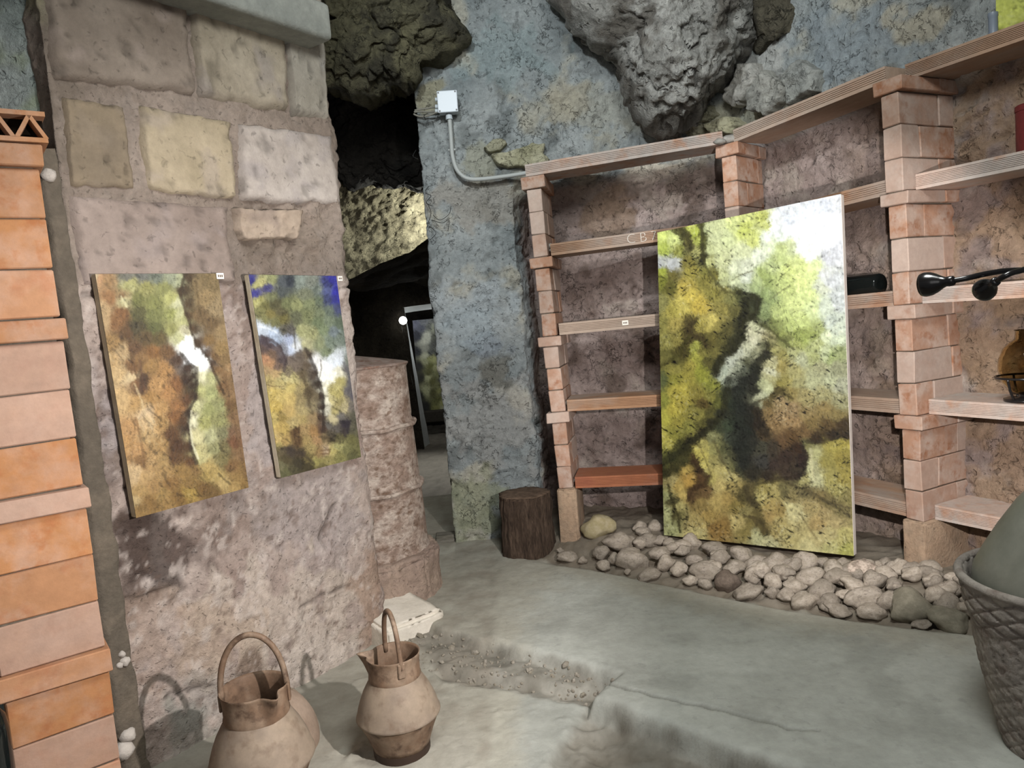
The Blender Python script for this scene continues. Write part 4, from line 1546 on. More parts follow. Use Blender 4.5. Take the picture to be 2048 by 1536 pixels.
BIG_A = '100,400,c3cc5a 200,430,c8cf70 120,500,a5b030 250,500,8a8a2a 255,330,4a4518 300,380,4a4518 330,440,5a5220 345,500,5a5428 380,350,a8b020 350,315,b4b835 398,430,a8ac30 435,310,5a5a20 440,400,45420f 440,480,45420f 447,560,35300f 455,590,35300f 385,520,a5a050 120,600,b0b0a8 80,620,b2b2b0 190,620,b2b2b0 110,680,9aa010 100,760,7a7a10 200,700,6a6020 170,800,5f5a18 330,600,7a6f1f 360,680,9a8c25 300,800,b09a28 350,900,c8b02c 420,950,bfa522 280,950,c4b240 200,1000,a89a30 110,950,8a8440 110,1100,8a8232 230,1100,a89638 470,750,857b25 470,660,7a7424 540,690,6a6420 560,720,7d7526 550,850,8a8028 620,820,827a30 520,1080,c2b048 600,1000,8c8030 680,900,7c7838 700,1000,66602a 740,860,55562a 770,900,3a3c20 790,960,2e301a 850,900,2e301a 890,900,2a2c18 880,960,33361f 850,1040,2c2c14 800,1010,2c2c14 760,1080,30301a 740,1140,33321a 750,1200,2e2e18 650,1150,5a5424 700,1250,2f2e14 780,1230,2c2c16 560,1130,8a7e30 350,1150,4a3f18 340,1110,5a4e20 420,1120,a0912f 250,1230,8f8330 150,1250,8e8636 120,1400,6a6426 270,1290,4a4214 270,1350,4a4214 220,1400,55501c 320,1230,4a4018 400,1210,4f441c 390,1290,9a9a28 400,1380,a09c20 450,1240,4a4216 480,1280,4a4216 440,1330,7c7424 540,1220,6a6020 560,1340,6e6626 600,1250,5a5420 640,1320,3c3a18 700,1310,2c2a14 500,1430,55501c 580,1420,3f3c18 560,1490,2c2a14 330,1460,9c8f24 200,1480,857c28 430,1500,8f8f10 ' \
    '500,330,bcc084 550,300,c5c98a 550,400,c2c68c 640,400,c2c88a 500,500,bcc080 560,500,c4c88c 490,600,b0b068 620,600,c2c58a 620,700,bcc080 640,760,b0b478 700,300,c6cc78 780,230,c0c468 800,330,b9bf4c 950,230,b5b84a 960,300,bcc060 850,420,c0c560 780,500,ccd09a 900,550,d8dcc0 700,650,ccd0a8 800,640,cfd2b2 700,740,c2c898 820,720,c8cdb4 980,400,dde2d4 1040,260,dcdcd8 1040,330,e2e2e2 1150,250,d6dae2 1150,170,d0d2d6 1300,200,dfe6ee 1300,120,d2d4da 1450,130,cdd0d8 1540,80,d0d0d4 1300,330,f0f2f6 1180,330,e8eaec 1400,400,f2f2f4 1400,270,eceef4 1500,330,ececf0 1480,430,e8e8ec 1340,520,ecefe4 1270,460,eef0ec 1100,380,d8dfd0 1000,430,d8e0b4 1100,480,bcc67a 1180,460,c4cc90 1060,580,b4c070 1000,620,b2be78 950,700,9dab58 980,760,94a254 900,740,a8b474 880,800,9aa86a 800,800,a8b084 950,850,8a9a58 1000,900,90a05c 940,980,86955a 960,1040,7c8a50 1150,680,c6d070 1250,620,d0da7e 1250,760,d4de80 1350,700,d0dc84 1380,640,d4de94 1300,850,ccd880 1150,820,c0cc70 1080,760,b4c06a 1200,950,c6d07a 1350,960,c8d48c 1100,1000,bcc870 1040,1000,a8b464 1250,1080,bfcb70 1150,1120,b0bc62 1480,560,c4c4c8 1540,500,c8c8cc 1430,680,cbccc8 1500,750,c4c6c6 1420,800,c8ccb0 1540,900,bcc0bc 1450,950,c4ccb4 1500,1080,b8c0b0 1450,1200,ccd4a4 1550,1250,c2cca8 1560,1130,c0c8b0 1400,1130,a4ae60 1250,1200,8f9a40 1350,1180,8a9440 1100,1180,8c9442 1060,1120,7c8440 1200,1280,969c48 1380,1270,a8ae68 1500,1360,98a45c 1560,1320,90985c 1450,1330,b8c08c 1000,1100,707838 1050,1180,5c5c28 960,1090,5c6038 1120,1220,6c7034 ' \
    '860,1120,bcbc90 830,1170,c0bc94 900,1190,c4c098 850,1240,c8c4a0 950,1200,a8a070 1020,1210,8a8450 820,1290,c0bf9a 750,1350,b8baa0 800,1350,a8a888 680,1420,b6baa4 620,1490,a8b098 720,1460,989c80 900,1290,8a8864 940,1270,6a6a48 860,1350,7c7c5c 800,1420,55563a 990,1270,3a381c 975,1320,28261a 960,1380,1e1e10 900,1400,2c2c1c 900,1480,1c1e10 850,1480,23261a 780,1490,4c5040 740,1490,7c8068 ' \
    '1040,1300,9a9450 1100,1350,938a40 1180,1330,a6a668 1080,1450,93843a 1000,1430,b2ac78 1000,1500,c4c29c 1250,1400,a8aa80 1350,1380,a0a460 1200,1480,a09858 1400,1450,98966a 1550,1450,8a8a64'
BIG_B = '100,60,5a6030 200,60,8a8418 300,60,9a8e20 450,40,8c8c14 520,100,7f8018 600,30,a8b098 640,70,98a088 660,40,989c84 240,170,b4a420 200,300,b8a81c 290,260,a8981e 120,250,8a8a20 120,400,b0a820 220,400,9c9020 140,560,b4a830 200,500,8a8420 110,600,a8a030 330,450,858028 340,340,8a8024 400,180,867a20 440,250,5a4a18 500,200,7c7620 560,250,5a5a1c 480,340,55501c 400,350,807828 420,440,57521c 620,160,30341e 600,230,2c3018 580,330,22241a 500,420,2a2814 430,500,2a2412 350,560,3a3416 250,600,4a4818 130,700,5c5c20 200,690,40401a 300,640,33300f 130,830,33300f 280,720,3f3c18 220,780,3a3614 ' \
    '720,150,23281e 780,60,1a1c14 840,60,22241a 850,150,2a2a1c 760,300,1e221c 680,260,283020 700,420,262e20 780,480,1c2018 640,450,343e2a 560,450,3a3f28 640,540,3a4030 720,600,1a1e18 760,720,1e1e18 720,780,22221a 860,330,2c2414 820,300,241f14 880,420,241a10 830,560,24241c ' \
    '920,100,a8aa78 960,140,b8ba88 930,190,b4b68c 880,200,a8a884 1000,60,a09a60 960,40,a8a470 870,250,8a8a68 1060,90,8c8030 1100,60,968a3c 1200,80,98925a 1300,60,a8a878 1450,60,a4a67c 1540,100,98987a 1150,160,857436 1060,150,4a4018 990,200,5a4c20 1250,200,9a8c52 1400,180,98905a 1530,230,8f8a5c 950,250,5a4a20 1050,250,9a8050 950,320,826838 1150,300,8f7448 1050,360,9a7c4c 1250,320,8a7440 1400,300,867038 1500,330,7c6a34 1150,400,8f7040 1000,430,8a6c3c 1300,400,7a6430 930,500,4a3a20 1430,430,54401c 1550,430,3a2a12 1450,500,2f2210 1330,530,33240f 1560,500,3c2c14 1250,480,6a5028 1080,560,5e4424 1150,520,5a401c 1200,620,33200f 1100,680,33241a 1230,740,2a1a14 1230,680,2a1a14 1000,620,3c3224 900,600,3e3c2c 900,720,3a3832 1000,750,3a2c24 1100,800,3a2c20 950,850,2e2418 1200,830,30241a 840,820,2a261a ' \
    '1285,600,7a7440 1310,650,a8a468 1300,750,b0ac78 1330,870,b4b07c 1450,600,9a8c30 1550,580,a09028 1420,720,8c8030 1540,700,8c7c24 1560,850,94842c 1450,850,9c9040 1520,950,a09448 1250,870,a49a58 430,590,a89c48 400,640,c0b040 410,680,c0b040 440,740,c8b850 470,800,c0b054 520,620,8a8444 520,530,7c7a48 520,720,9c9048 620,700,6a663c 600,620,55552f 660,760,6c6838 560,800,b8a858 500,850,b4a44c 370,730,3c2a12 400,800,3c2a12 420,860,52381a 470,830,4f381c 400,930,4a3416 350,1010,5a4220 440,960,6a5028 300,800,a88c34 320,880,b48c2c 220,930,b89a40 180,890,a09050 260,1010,bca048 230,1100,b0a258 140,1000,98985a 130,1150,a8a86c 150,1260,a4a466 190,1050,4a4420 210,1150,5a5426 640,850,b0a058 680,930,a89248 560,920,bca658 540,1050,b09648 640,1050,a4883c 430,1080,8c7434 480,1180,a08438 540,1270,94702a 400,1230,b09a50 600,1260,8c6c28 380,1310,c0b068 700,1090,88752f 740,1000,50461f 800,960,5a4e26 830,1050,4c4220 780,1130,8a7c40 860,1150,6a5c2a 890,1210,584c24 820,1220,77682e 920,1280,5a4c20 700,1220,b4a058 780,1300,847434 870,1330,b4b078 950,930,98883c 1000,970,a0904a 900,1030,b8a858 960,1080,a88f44 1040,1120,98803c 960,1170,a48844 1080,960,6a6034 1150,1000,8a7a44 1130,1100,c4b878 1180,1150,c0b478 1230,1250,b0a060 1050,1230,b09c54 1020,1300,a8944c 1100,1330,b4a45e 1250,960,6c6038 1350,1000,7c6a38 1450,1050,6a5c30 1550,1130,7a6c3c 1300,1080,a08c50 1400,1150,a48e54 1500,1220,a8945a 1350,1230,a48a4c 1450,1300,b4a464 1350,1350,b8a868 1550,1330,b0a458 1580,1450,a4a044 1450,1430,b4ac64 1300,1430,c4b878 950,1390,c0b880 1580,1000,80743a'
P_LEFT = '100,90,a87c50 130,100,8f6c40 70,80,b39a72 150,200,8a6034 180,330,7a5228 120,330,a8885a 110,260,a8885a 220,280,7c5228 225,200,7c5228 240,400,5a3f22 165,450,8f6c38 230,520,a8895a 150,560,ad8a54 200,640,b89660 270,670,c4a878 220,800,b8945c 300,810,a88044 330,830,a8844c 280,950,a87c44 350,870,c4a478 360,930,bc9a68 370,1000,b08c54 250,1080,a87c40 290,1100,a87c44 330,1150,7f5a2c 300,1230,b89868 390,1150,a8824a 350,1250,a8844c 280,600,6c4a26 300,700,75502a 330,720,4a3220 340,680,4a3220 330,560,7c5a30 290,500,5f4226 ' \
    '250,70,6a665a 400,70,6c7060 330,65,66645c 500,80,8a8c70 540,90,a0a078 260,110,9c9658 350,130,8c8646 450,140,807e44 230,210,b8b07c 300,200,6c6a34 400,230,75743a 500,200,a4a058 535,230,b8b488 545,300,b0ac78 300,280,55502c 400,300,70703a 500,290,8a8a44 560,340,a8a468 300,370,4a4028 400,380,5c5c30 500,380,8a8648 540,440,b0ac78 430,440,5c4c28 360,420,5a4628 ' \
    '400,520,7a5224 480,520,6a4a28 530,560,4a3424 380,600,8f6a34 460,620,9c7038 410,700,a87c42 480,740,a07038 380,780,9c7236 440,850,ab8044 530,700,7c5026 590,610,3a281c 590,680,3a281c 620,660,38281a 620,720,38281a 620,770,402c1a 580,800,5a3a20 540,830,8a5c2c 520,900,7c5024 450,930,a47c40 560,920,4a3018 585,950,3a2818 590,880,3a2818 500,1000,5a3a1c 540,1060,4a2e18 600,1060,4a3018 430,1050,a07a40 520,1130,5a3c1e 610,1160,5a3a1c 450,1150,9c7a42 ' \
    '590,440,ece8dc 570,480,f0eee8 600,510,fdfdfb 625,545,ffffff 660,560,ffffff 690,590,f8f4ea 660,610,f4eed8 600,540,ffffff 580,400,b8ae88 ' \
    '580,80,4a3824 560,150,4a3a26 580,230,4c3a24 590,300,5a4428 610,380,4a3620 640,460,4e3822 690,540,4a3422 720,590,4a3422 640,120,7a6440 700,100,75603c 680,200,8c7248 750,250,8c7550 650,300,6c5434 720,350,6a5232 770,400,8a7048 700,450,75582e 770,500,8a6c3c 790,560,7c6038 740,540,6a4e2c 755,620,75552f 800,650,80603a 830,600,8c6c44 780,720,75542f 830,750,7f5f3a 820,820,6c4e2a 850,900,7a5a38 840,1000,75553a 850,1050,6a4428 890,1100,7c5c38 900,1200,80602f 840,1180,75542c 860,1250,8a6a34 ' \
    '655,660,d0c89c 720,660,a8a46c 655,740,a4a060 720,740,98985c 640,830,b8b27c 700,850,8f8e50 770,830,8a8852 615,920,d0c8a0 680,930,98944e 760,930,86824a 630,1020,c8bc84 720,1010,a09c6c 790,1000,75704a 655,1100,b0a468 740,1080,8c8654 800,1080,6c6038 660,1150,b0a468 780,1150,75683a ' \
    '680,1190,a88c48 760,1240,a88c48 700,1240,9c803c 800,1290,a88c50 640,1210,7c5c2c 560,1220,8a682f 450,1220,9c7840 400,1300,94703a 500,1290,805c28 600,1300,80602a 680,1310,6a4c20 740,1340,6c5024 850,1290,9c7c40 920,1290,80602c 550,1370,75541f 600,1340,9c7c2c 450,1350,8f6f34 330,1330,9c7a40 380,1400,7c5a24 480,1400,8a6830 330,1440,805f28 300,1400,a88c58'
P_RIGHT = '90,80,2e2c78 110,170,3a3684 130,190,3a3684 160,90,a8a05c 120,110,9c9650 190,130,403c70 220,70,8a8a54 290,90,4c5054 340,90,30343c 290,160,4a4e4c 220,190,6c6c44 150,210,8c863c 120,230,a49c50 180,260,66602c 250,250,4f4a2c 150,310,75703a 220,320,75682c 280,300,5c5434 300,360,6a6028 180,360,77733c 250,380,6c6838 330,240,6a6c40 420,80,7c8478 500,80,75786a 540,130,6c7468 460,180,6c6e54 400,260,858650 480,250,757a50 560,220,5f6850 600,90,35396c 640,70,2c2a8c 660,150,28269a 680,200,2a2890 610,140,4c5484 600,210,3a4068 660,210,2f3080 620,290,5c6658 690,280,3f4468 560,310,6f7654 470,330,75784a 400,340,5c5c40 540,380,66704c 620,370,6c765c 690,380,55604c 430,430,96945c 500,460,98965e 580,430,75805a 650,440,6c7678 700,480,6a7466 560,530,7c8058 620,520,6f7a68 610,590,727c58 470,520,a09a6c ' \
    '150,405,c0c4cc 170,420,b4bcc8 240,450,a8b4c8 260,510,98a4b8 310,430,5a5444 350,440,58524c 350,500,9ca4bc 360,560,b0b8cc 310,560,7c7c84 390,540,c8c8c8 180,500,483a40 220,540,4a3a3c 280,570,5a4a48 300,640,4f4140 270,690,6c5444 180,560,55423c 230,600,6a503c 190,640,a8744a 220,680,a87848 260,740,a88850 190,720,a08050 200,790,a8904c ' \
    '360,640,6c5c50 420,610,5c4e42 400,690,6a5a4c 460,600,6a5a44 470,680,5a4a38 510,750,4a3c30 340,730,7c6c50 430,740,5f5038 320,760,b8a868 380,760,b4a460 360,830,b8a04c 290,800,b09c54 240,880,b89c3c 300,900,bca048 350,920,b89a48 260,980,b8982c 300,1040,8c7228 240,1060,b49a44 340,1000,b09044 300,1120,b09038 260,1200,b89848 320,1220,a08038 380,1080,a89050 430,1060,9c8444 420,850,94804a 430,930,8c7848 480,880,54442c 450,1000,9c8850 500,970,80704c 540,820,3c2f24 560,900,38291f 570,970,3c2c22 560,1050,4a3628 580,1130,5a4030 530,900,6c5c40 510,1050,94784a 520,1150,946c34 450,1150,9c7c44 400,1150,5c4020 420,1220,5a4020 470,1220,9c8040 500,1280,9c8444 540,1210,a07844 ' \
    '530,650,d8d4d0 560,700,ece6dc 620,680,e0e2e8 680,650,ccd0d8 650,620,c8ccd0 580,760,f4f0e0 640,760,f2ecd8 690,740,dcd4b8 580,850,e4dcc0 600,930,dcd4b8 600,1000,c8c0a8 640,850,b0a050 690,800,a89a50 680,880,a8984c 640,920,b8a868 700,950,98884c 660,1000,a49454 650,1060,b8a878 730,980,a89868 740,720,66605a 760,650,75786a 770,800,5a5456 750,860,5c5658 790,900,58525a 780,980,6c6258 800,1050,55503f 700,1040,665f58 620,1100,5c564e 680,1120,544c44 730,1090,302830 730,1150,3c3230 790,1130,5a5440 640,1180,4a4030 600,1200,75603c 700,1190,5c542f 780,1200,66602f 820,1150,5a5438 ' \
    '600,1290,a88c68 560,1300,8c6c38 640,1290,a89848 690,1250,98904c 740,1270,75703a 820,1280,6a6434 800,1330,5c5830 690,1340,807838 620,1360,8a7c3c 540,1370,8c8038 560,1410,6c6030 480,1330,6c5c2c 440,1310,433524 360,1290,40342a 300,1290,55482f 320,1360,4c4024 420,1380,38301f 370,1430,4a4228 480,1410,42381f 330,1450,5a5630 290,1400,6c6440 280,1250,9c8840'
P_FAR = '60,180,8a8aa0 200,160,98989c 150,250,707080 330,150,8a8a88 100,350,40404c 250,230,84847a 340,200,d0d0b0 300,260,b8b898 230,350,e4e0c8 200,420,dcd8c0 195,500,b0ac98 215,620,d8d4b0 210,680,b4b080 100,550,3a3a40 120,750,33302c 150,900,38342a 120,1150,2c2a24 200,1300,2a2822 320,350,6c6c5a 300,480,6a6a60 360,420,4c4c44 280,560,66665e 380,600,50504c 250,650,a8a45c 320,650,b4b068 270,740,6c6a28 250,850,64602a 300,950,6c6830 240,900,c0bc84 235,1080,b8b480 340,760,a8a468 380,850,8a8850 400,780,6a6a50 430,950,3a3850 450,1100,4a4868 370,1000,807c48 300,1100,5c5828 400,1080,98944c 380,1200,6c6a30 440,1230,a8a45c 360,1320,8a8640 460,1320,b8b488'
P_TOP = '0,0,c4c840 60,0,ccd04c 120,10,b8b840 30,30,a8a830 90,30,c0c050 150,-20,d0d468 30,-60,b0b840 100,-60,c8cc60 60,-110,98a030 130,-120,c0c858'


def LN(s, ox, oy, k, wd, c_, al=.85):
    v = [float(t) for t in s.replace(',', ' ').split()]
    return ([(ox + v[i] / k, oy + v[i + 1] / k) for i in range(0, len(v), 2)], wd, c_, al)


A_ = (1300, 380, 4.152)
B_ = (1300, 740, 4.043)
BIG_L = [LN('255,320 290,360 320,400 345,450 350,500', *A_, 5, '3f3a14'), LN('432,285 440,350 436,420 440,500 455,560 448,600', *A_, 4, '3a3712'), LN('150,640 170,720 160,820 200,900', *A_, 3, '5a5218', .6),
         LN('450,600 560,760 640,840 740,850', *A_, 3, '4a461c', .7), LN('740,850 800,850 890,890 890,1000 840,1060 780,1090', *A_, 6, '26260f', .8), LN('800,900 780,1000 760,1120 770,1230 700,1310 620,1370 540,1470', *A_, 9, '25250f', .85),
         LN('730,960 700,1060 640,1150 560,1200', *A_, 2.5, '4a461c', .6), LN('400,1060 350,1110 335,1180 380,1210 450,1220 470,1290', *A_, 5, '423616', .8), LN('340,1200 280,1280 250,1360 150,1430 80,1460', *A_, 4, '45400f', .75),
         LN('890,1090 960,1120 1040,1180 1130,1260 1190,1310', *A_, 3, '45451a', .75), LN('1000,1040 1005,1110 1060,1150', *A_, 1.5, '55582a', .6), LN('880,1160 960,1190 1040,1220', *A_, 2, '4a4424', .6), LN('690,740 760,700 860,670', *A_, 1.2, '6a6a40', .7),
         LN('1020,890 1100,830 1160,790', *A_, 1, '6a6a40', .6), LN('1440,1350 1520,1340 1590,1300', *A_, 2, '5c6a34', .6),
         LN('880,240 960,200 1050,150 1150,210', *B_, 2.5, '4a3f18', .8), LN('850,260 870,340 880,430 940,510', *B_, 8, '241c10', .75), LN('640,60 620,180 590,320 520,440 400,520 300,590 180,700 100,760', *B_, 8, '26260f', .75),
         LN('720,80 720,250 760,420 730,560 740,720', *B_, 24, '1d211a', .7), LN('840,20 810,200 800,400', *B_, 10, '1d1e16', .7), LN('1270,560 1400,560 1500,520 1590,500', *B_, 6, '2c2010', .75), LN('1230,600 1250,700 1240,820 1100,860 940,880', *B_, 5, '2a1e14', .75),
         LN('350,680 400,790 470,860 440,920 340,950 320,1040', *B_, 6, '3f2a12', .75), LN('400,600 470,750 500,860', *B_, 2, '6a5c28', .6), LN('520,560 590,720 660,860 740,980', *B_, 2, '5a502a', .6), LN('620,600 700,760 760,860', *B_, 5, '44442a', .6),
         LN('150,920 190,1050 240,1200 250,1300', *B_, 2, '3f3814', .8), LN('190,1060 200,1160 190,1240', *B_, 2, '3f3814', .7), LN('300,1080 310,1180 300,1280', *B_, 1.5, '4a4220', .6), LN('770,930 800,1040 850,1080', *B_, 6, '443a1c', .75),
         LN('760,1160 850,1190 910,1230 950,1320', *B_, 3.5, '4a3e1c', .75), LN('860,1240 830,1180 800,1160', *B_, 3, '4a3e1c', .7), LN('1060,880 1200,930 1300,970 1450,1060 1600,1160', *B_, 3, '4f4424', .75), LN('800,920 950,890 1080,880', *B_, 3, '4a401f', .7),
         LN('1280,980 1420,1050 1600,1100', *B_, 2, '55492a', .6), LN('1200,1140 1280,1260 1340,1340', *B_, 1.5, '7a6a3a', .6), LN('960,1250 1040,1330 1110,1400', *B_, 1.2, '7a6a3a', .6), LN('1290,620 1300,740 1330,880', *B_, 3, 'c0b884', .6)]
Lq = (180, 530, 2.954)
LEFT_L = [LN('570,60 540,150 560,240 590,320 610,400 640,470 700,550 740,640 790,760', *Lq, 2.5, '3f2e1c', .8), LN('560,470 600,520 640,560 680,590', *Lq, 5, 'fdfdfa', .9), LN('600,430 610,480', *Lq, 3.5, 'f4f2ea', .85), LN('545,520 590,580 635,610 640,700 630,790 600,850 595,950 610,1080 640,1170', *Lq, 4, '35271a', .8),
          LN('250,250 245,330 255,430 275,560 320,720', *Lq, 2, '5a3c20', .6), LN('320,560 330,640 345,740', *Lq, 2, '5a3a22', .6), LN('290,700 330,800 345,870 390,960', *Lq, 2, 'c8aa78', .6), LN('300,900 330,1050 350,1200', *Lq, 2, '75522a', .6), LN('490,930 500,1040 510,1140', *Lq, 3, '55371c', .6),
          LN('610,860 605,960 620,1060 650,1140', *Lq, 2, 'd0c8a0', .7), LN('215,190 245,245', *Lq, 1.5, 'c8bc8c', .7), LN('760,1230 830,1290', *Lq, 2, '4f4020', .7), LN('650,1190 700,1260 770,1330', *Lq, 2, '75602c', .5), LN('630,100 650,260 690,420', *Lq, 2, '5a4628', .5), LN('790,640 830,850 880,1050 920,1250', *Lq, 3, '6a4c2c', .5)]
Rq = (485, 540, 3.572)
RIGHT_L = [LN('460,560 500,640 540,760 575,880 580,1000 585,1150', *Rq, 3.5, '332720', .8), LN('430,730 470,850 490,980', *Rq, 2.5, '55452c', .7), LN('150,470 230,500 290,560 320,640 310,720', *Rq, 3, '443638', .75), LN('145,405 200,415 260,450', *Rq, 1.5, 'd0d4da', .8), LN('380,1130 390,1200 410,1260', *Rq, 1.5, '463018', .8), LN('415,1130 420,1240', *Rq, 1.5, '463018', .7),
           LN('360,370 380,450 390,560', *Rq, 1.5, '4f4a3c', .7), LN('560,640 570,700 550,790', *Rq, 1, '6a625c', .7), LN('720,660 760,760 800,900', *Rq, 3, '5a565a', .6), LN('700,1080 750,1090 750,1150', *Rq, 3, '2c262c', .75), LN('560,1290 630,1280 620,1310 570,1310', *Rq, 1.5, '6a4a2a', .7), LN('200,820 250,830 310,830', *Rq, 1, '7a6030', .7),
           LN('560,1190 620,1200 690,1230', *Rq, 3, '443722', .6), LN('270,1270 360,1280 440,1310 520,1380', *Rq, 3, '3a2e24', .6)]


def paint(px, ctrl, warp, sharp=3.2, fine=(1.0, 1.0), seed=0, stroke=0.35, strokescale=.09, aniso=(1, 1), lines=(), scratch=1.0, mute=.16, tint=(.93, .97, 1.0)):
    """mix of the control colours, edges broken by noise, plus brush texture; px (n,2) print coordinates"""
    q = np.stack([px[:, 0] * aniso[0], px[:, 1] * aniso[1], np.full(len(px), seed * 1.7)], 1)
    wx = fbm(q, .03, 2, seed=seed) * warp * .8 + fbm(q, .2, 4, gain=.7, seed=seed + 1) * warp
    wy = fbm(q, .03, 2, seed=seed + 2) * warp * .8 + fbm(q, .2, 4, gain=.7, seed=seed + 3) * warp
    p = px + np.stack([wx, wy / max(aniso[1], .5)], 1)
    ct = np.array(ctrl)
    cl = lin(ct[:, 2:5])
    out = np.zeros((len(px), 3))
    for s in range(0, len(px), 4000):
        d2 = ((p[s:s + 4000, None, :] - ct[None, :, :2]) ** 2).sum(2)
        wgt = 1.0 / (d2 + 16.0) ** sharp
        wgt /= wgt.sum(1)[:, None]
        out[s:s + 4000] = wgt @ cl
    for (pl_, wd, cc, al) in lines:
        pl2 = [tuple(v) for v in pl_]
        wl2 = wd * (1 + fbm(q, .05, 2, seed=seed + 21) * .8)
        dd = seg_dist(p[:, 0] * .4 + px[:, 0] * .6, p[:, 1] * .4 + px[:, 1] * .6, pl2, False)
        k = sstep(wl2 + 1.5, wl2 * .4, dd) * al
        out = out * (1 - k[:, None]) + lin(hexc(cc))[None] * k[:, None]
    lum = out.mean(1)
    t1 = fbm(q * np.array([1.0, 1.0, 1.0]), strokescale, 4, seed=seed + 5)
    t2 = fbm(q * np.array([1.0, .55, 1.0]), strokescale * 2.6, 3, seed=seed + 6)
    out *= np.exp((t1 * .9 + t2 * .8) * stroke)[:, None]
    rid = np.abs(fbm(q, strokescale * 1.3, 3, seed=seed + 7))
    ln_ = sstep(.05, .0, rid) * sstep(-.05, .25, fbm(q, strokescale * .3, 2, seed=seed + 8)) * sstep(.75, .25, lum)
    out *= (1 - .55 * ln_)[:, None]
    rid = np.abs(fbm(q * np.array([.8, 1.3, 1]), strokescale * 2.2, 2, seed=seed + 9))
    ln_ = sstep(.06, .0, rid) * sstep(.6, .15, lum)
    out *= (1 - .35 * ln_)[:, None]
    # short scratchy strokes in changing directions
    for k_, (th_, sc_, st_) in enumerate([(.5, .22, .55), (-.6, .26, .5), (1.4, .30, .35)]):
        cs, sn = math.cos(th_), math.sin(th_)
        r_ = np.stack([(q[:, 0] * cs + q[:, 1] * sn) * .35, (-q[:, 0] * sn + q[:, 1] * cs), q[:, 2]], 1)
        v = fbm(r_, sc_, 2, seed=seed + 30 + k_)
        mask = sstep(.0, .22, fbm(q, .022, 2, seed=seed + 40 + k_))
        lum = out.mean(1)
        dk_ = sstep(.20, .45, v) * mask * st_ * scratch * sstep(.7, .3, lum)
        lt_ = sstep(-.22, -.5, v) * mask * .30 * scratch
        out *= (1 - dk_)[:, None]
        out = out + (np.array([.75, .72, .45])[None] - out) * (lt_ * sstep(.06, .3, lum) * .4)[:, None]
    g_ = out @ np.array([.3, .55, .15])
    out = out * (1 - mute) + g_[:, None] * mute
    out *= np.array(tint)[None]
    return np.clip(out, 0, .86)


M_paint = surf('oil_paint', None, var=.10, vscale=120, bump=.35, bscale=70, rough=.55, spec=.35, dist=.008)
M_canvas = surf('canvas_edge', L('#cfc4ae'), L('#bfb298'), scale=12, var=.1, bump=.2)
M_canvas_white = surf('canvas_white', L('#dcd2ca'), L('#e4dcd4'), scale=6, var=.06, bump=.2)


def homography(src, dst):
    A = []
    for (x_, y_), (u_, v_) in zip(src, dst):
        A.append([x_, y_, 1, 0, 0, 0, -u_ * x_, -u_ * y_])
        A.append([0, 0, 0, x_, y_, 1, -v_ * x_, -v_ * y_])
    h = np.linalg.solve(np.array(A, float), np.array([c for d_ in dst for c in d_], float))
    return np.append(h, 1).reshape(3, 3)


def picture(corners, thick, quad_px, ctrl, nu, nv, label, cat, paintkw, edge_mat, backing=None, name='canvas_painting', relief=.0008):
    """corners: world tl, tr, br, bl of the front; the print uses its own flat coordinates"""
    tl, tr, br, bl = [np.array(c_) for c_ in corners]
    n = np.cross(tr - tl, bl - tl)
    n /= np.linalg.norm(n)
    if n @ (np.array(CAM) - tl) < 0:
        n = -n
    root = thing(name, Vector((bl + br) / 2), label, cat)
    U, W_ = [a.ravel() for a in np.meshgrid(np.linspace(0, 1, nu), np.linspace(0, 1, nv))]
    P = ((1 - U) * (1 - W_))[:, None] * tl + (U * (1 - W_))[:, None] * tr + (U * W_)[:, None] * br + ((1 - U) * W_)[:, None] * bl
    # the picture's own print coordinates: real width and height in the canvas plane
    ex_ = (tr - tl) / np.linalg.norm(tr - tl)
    ey_ = np.cross(n, ex_)
    loc = lambda Q: np.stack([(Q - tl) @ ex_, (Q - tl) @ ey_], -1)
    Hm = homography([tuple(loc(c_)) for c_ in (tl, tr, br, bl)], quad_px)
    q = np.concatenate([loc(P), np.ones((len(P), 1))], 1) @ Hm.T
    pp = q[:, :2] / q[:, 2:3]
    col = paint(pp, ctrl, **paintkw)
    q3 = np.concatenate([pp, np.zeros((len(pp), 1))], 1)
    P = P + n[None] * ((fbm(q3, .2, 3, seed=9) * relief)[:, None] + .0012)
    f = grid_faces(nv, nu)
    new_obj('painted_canvas', mesh_np('painted_canvas', P, f, True, col), M_paint, root)
    bm = bmesh.new()
    fr = [bm.verts.new(c_) for c_ in (tl, tr, br, bl)]
    bk_ = [bm.verts.new(c_ - n * thick) for c_ in (tl, tr, br, bl)]
    bm.faces.new(fr)
    bm.faces.new(bk_[::-1])
    for k in range(4):
        bm.faces.new((fr[k], fr[(k + 1) % 4], bk_[(k + 1) % 4], bk_[k]))
    bmesh.ops.bevel(bm, geom=bm.edges[:], offset=.003, segments=2, affect='EDGES')
    bm_obj('stretcher', bm, edge_mat, root, autosmooth=40)
    return root, n


# big canvas leaning against the shelving
yl, yr = 4.04, 3.375
qb = [(1318, 467), (1680, 391), (1705, 1109), (1330, 1068)]
cb_ = [at_y(1315, 465, yl), at_y(1682, 388, yr), at_y(1708, 1112, yr), at_y(1328, 1070, yl)]
big, nbig = picture(cb_, .035, qb, pts(BIG_A, 1300, 380, 4.152) + pts(BIG_B, 1300, 740, 4.043), 250, 450,
                    'large yellow-green oil painting of rocks leaning against the brick shelves', 'painting',
                    dict(warp=9, sharp=2.5, lines=BIG_L, seed=1, scratch=1.7, stroke=.5, strokescale=.085), M_canvas_white, relief=.0015)

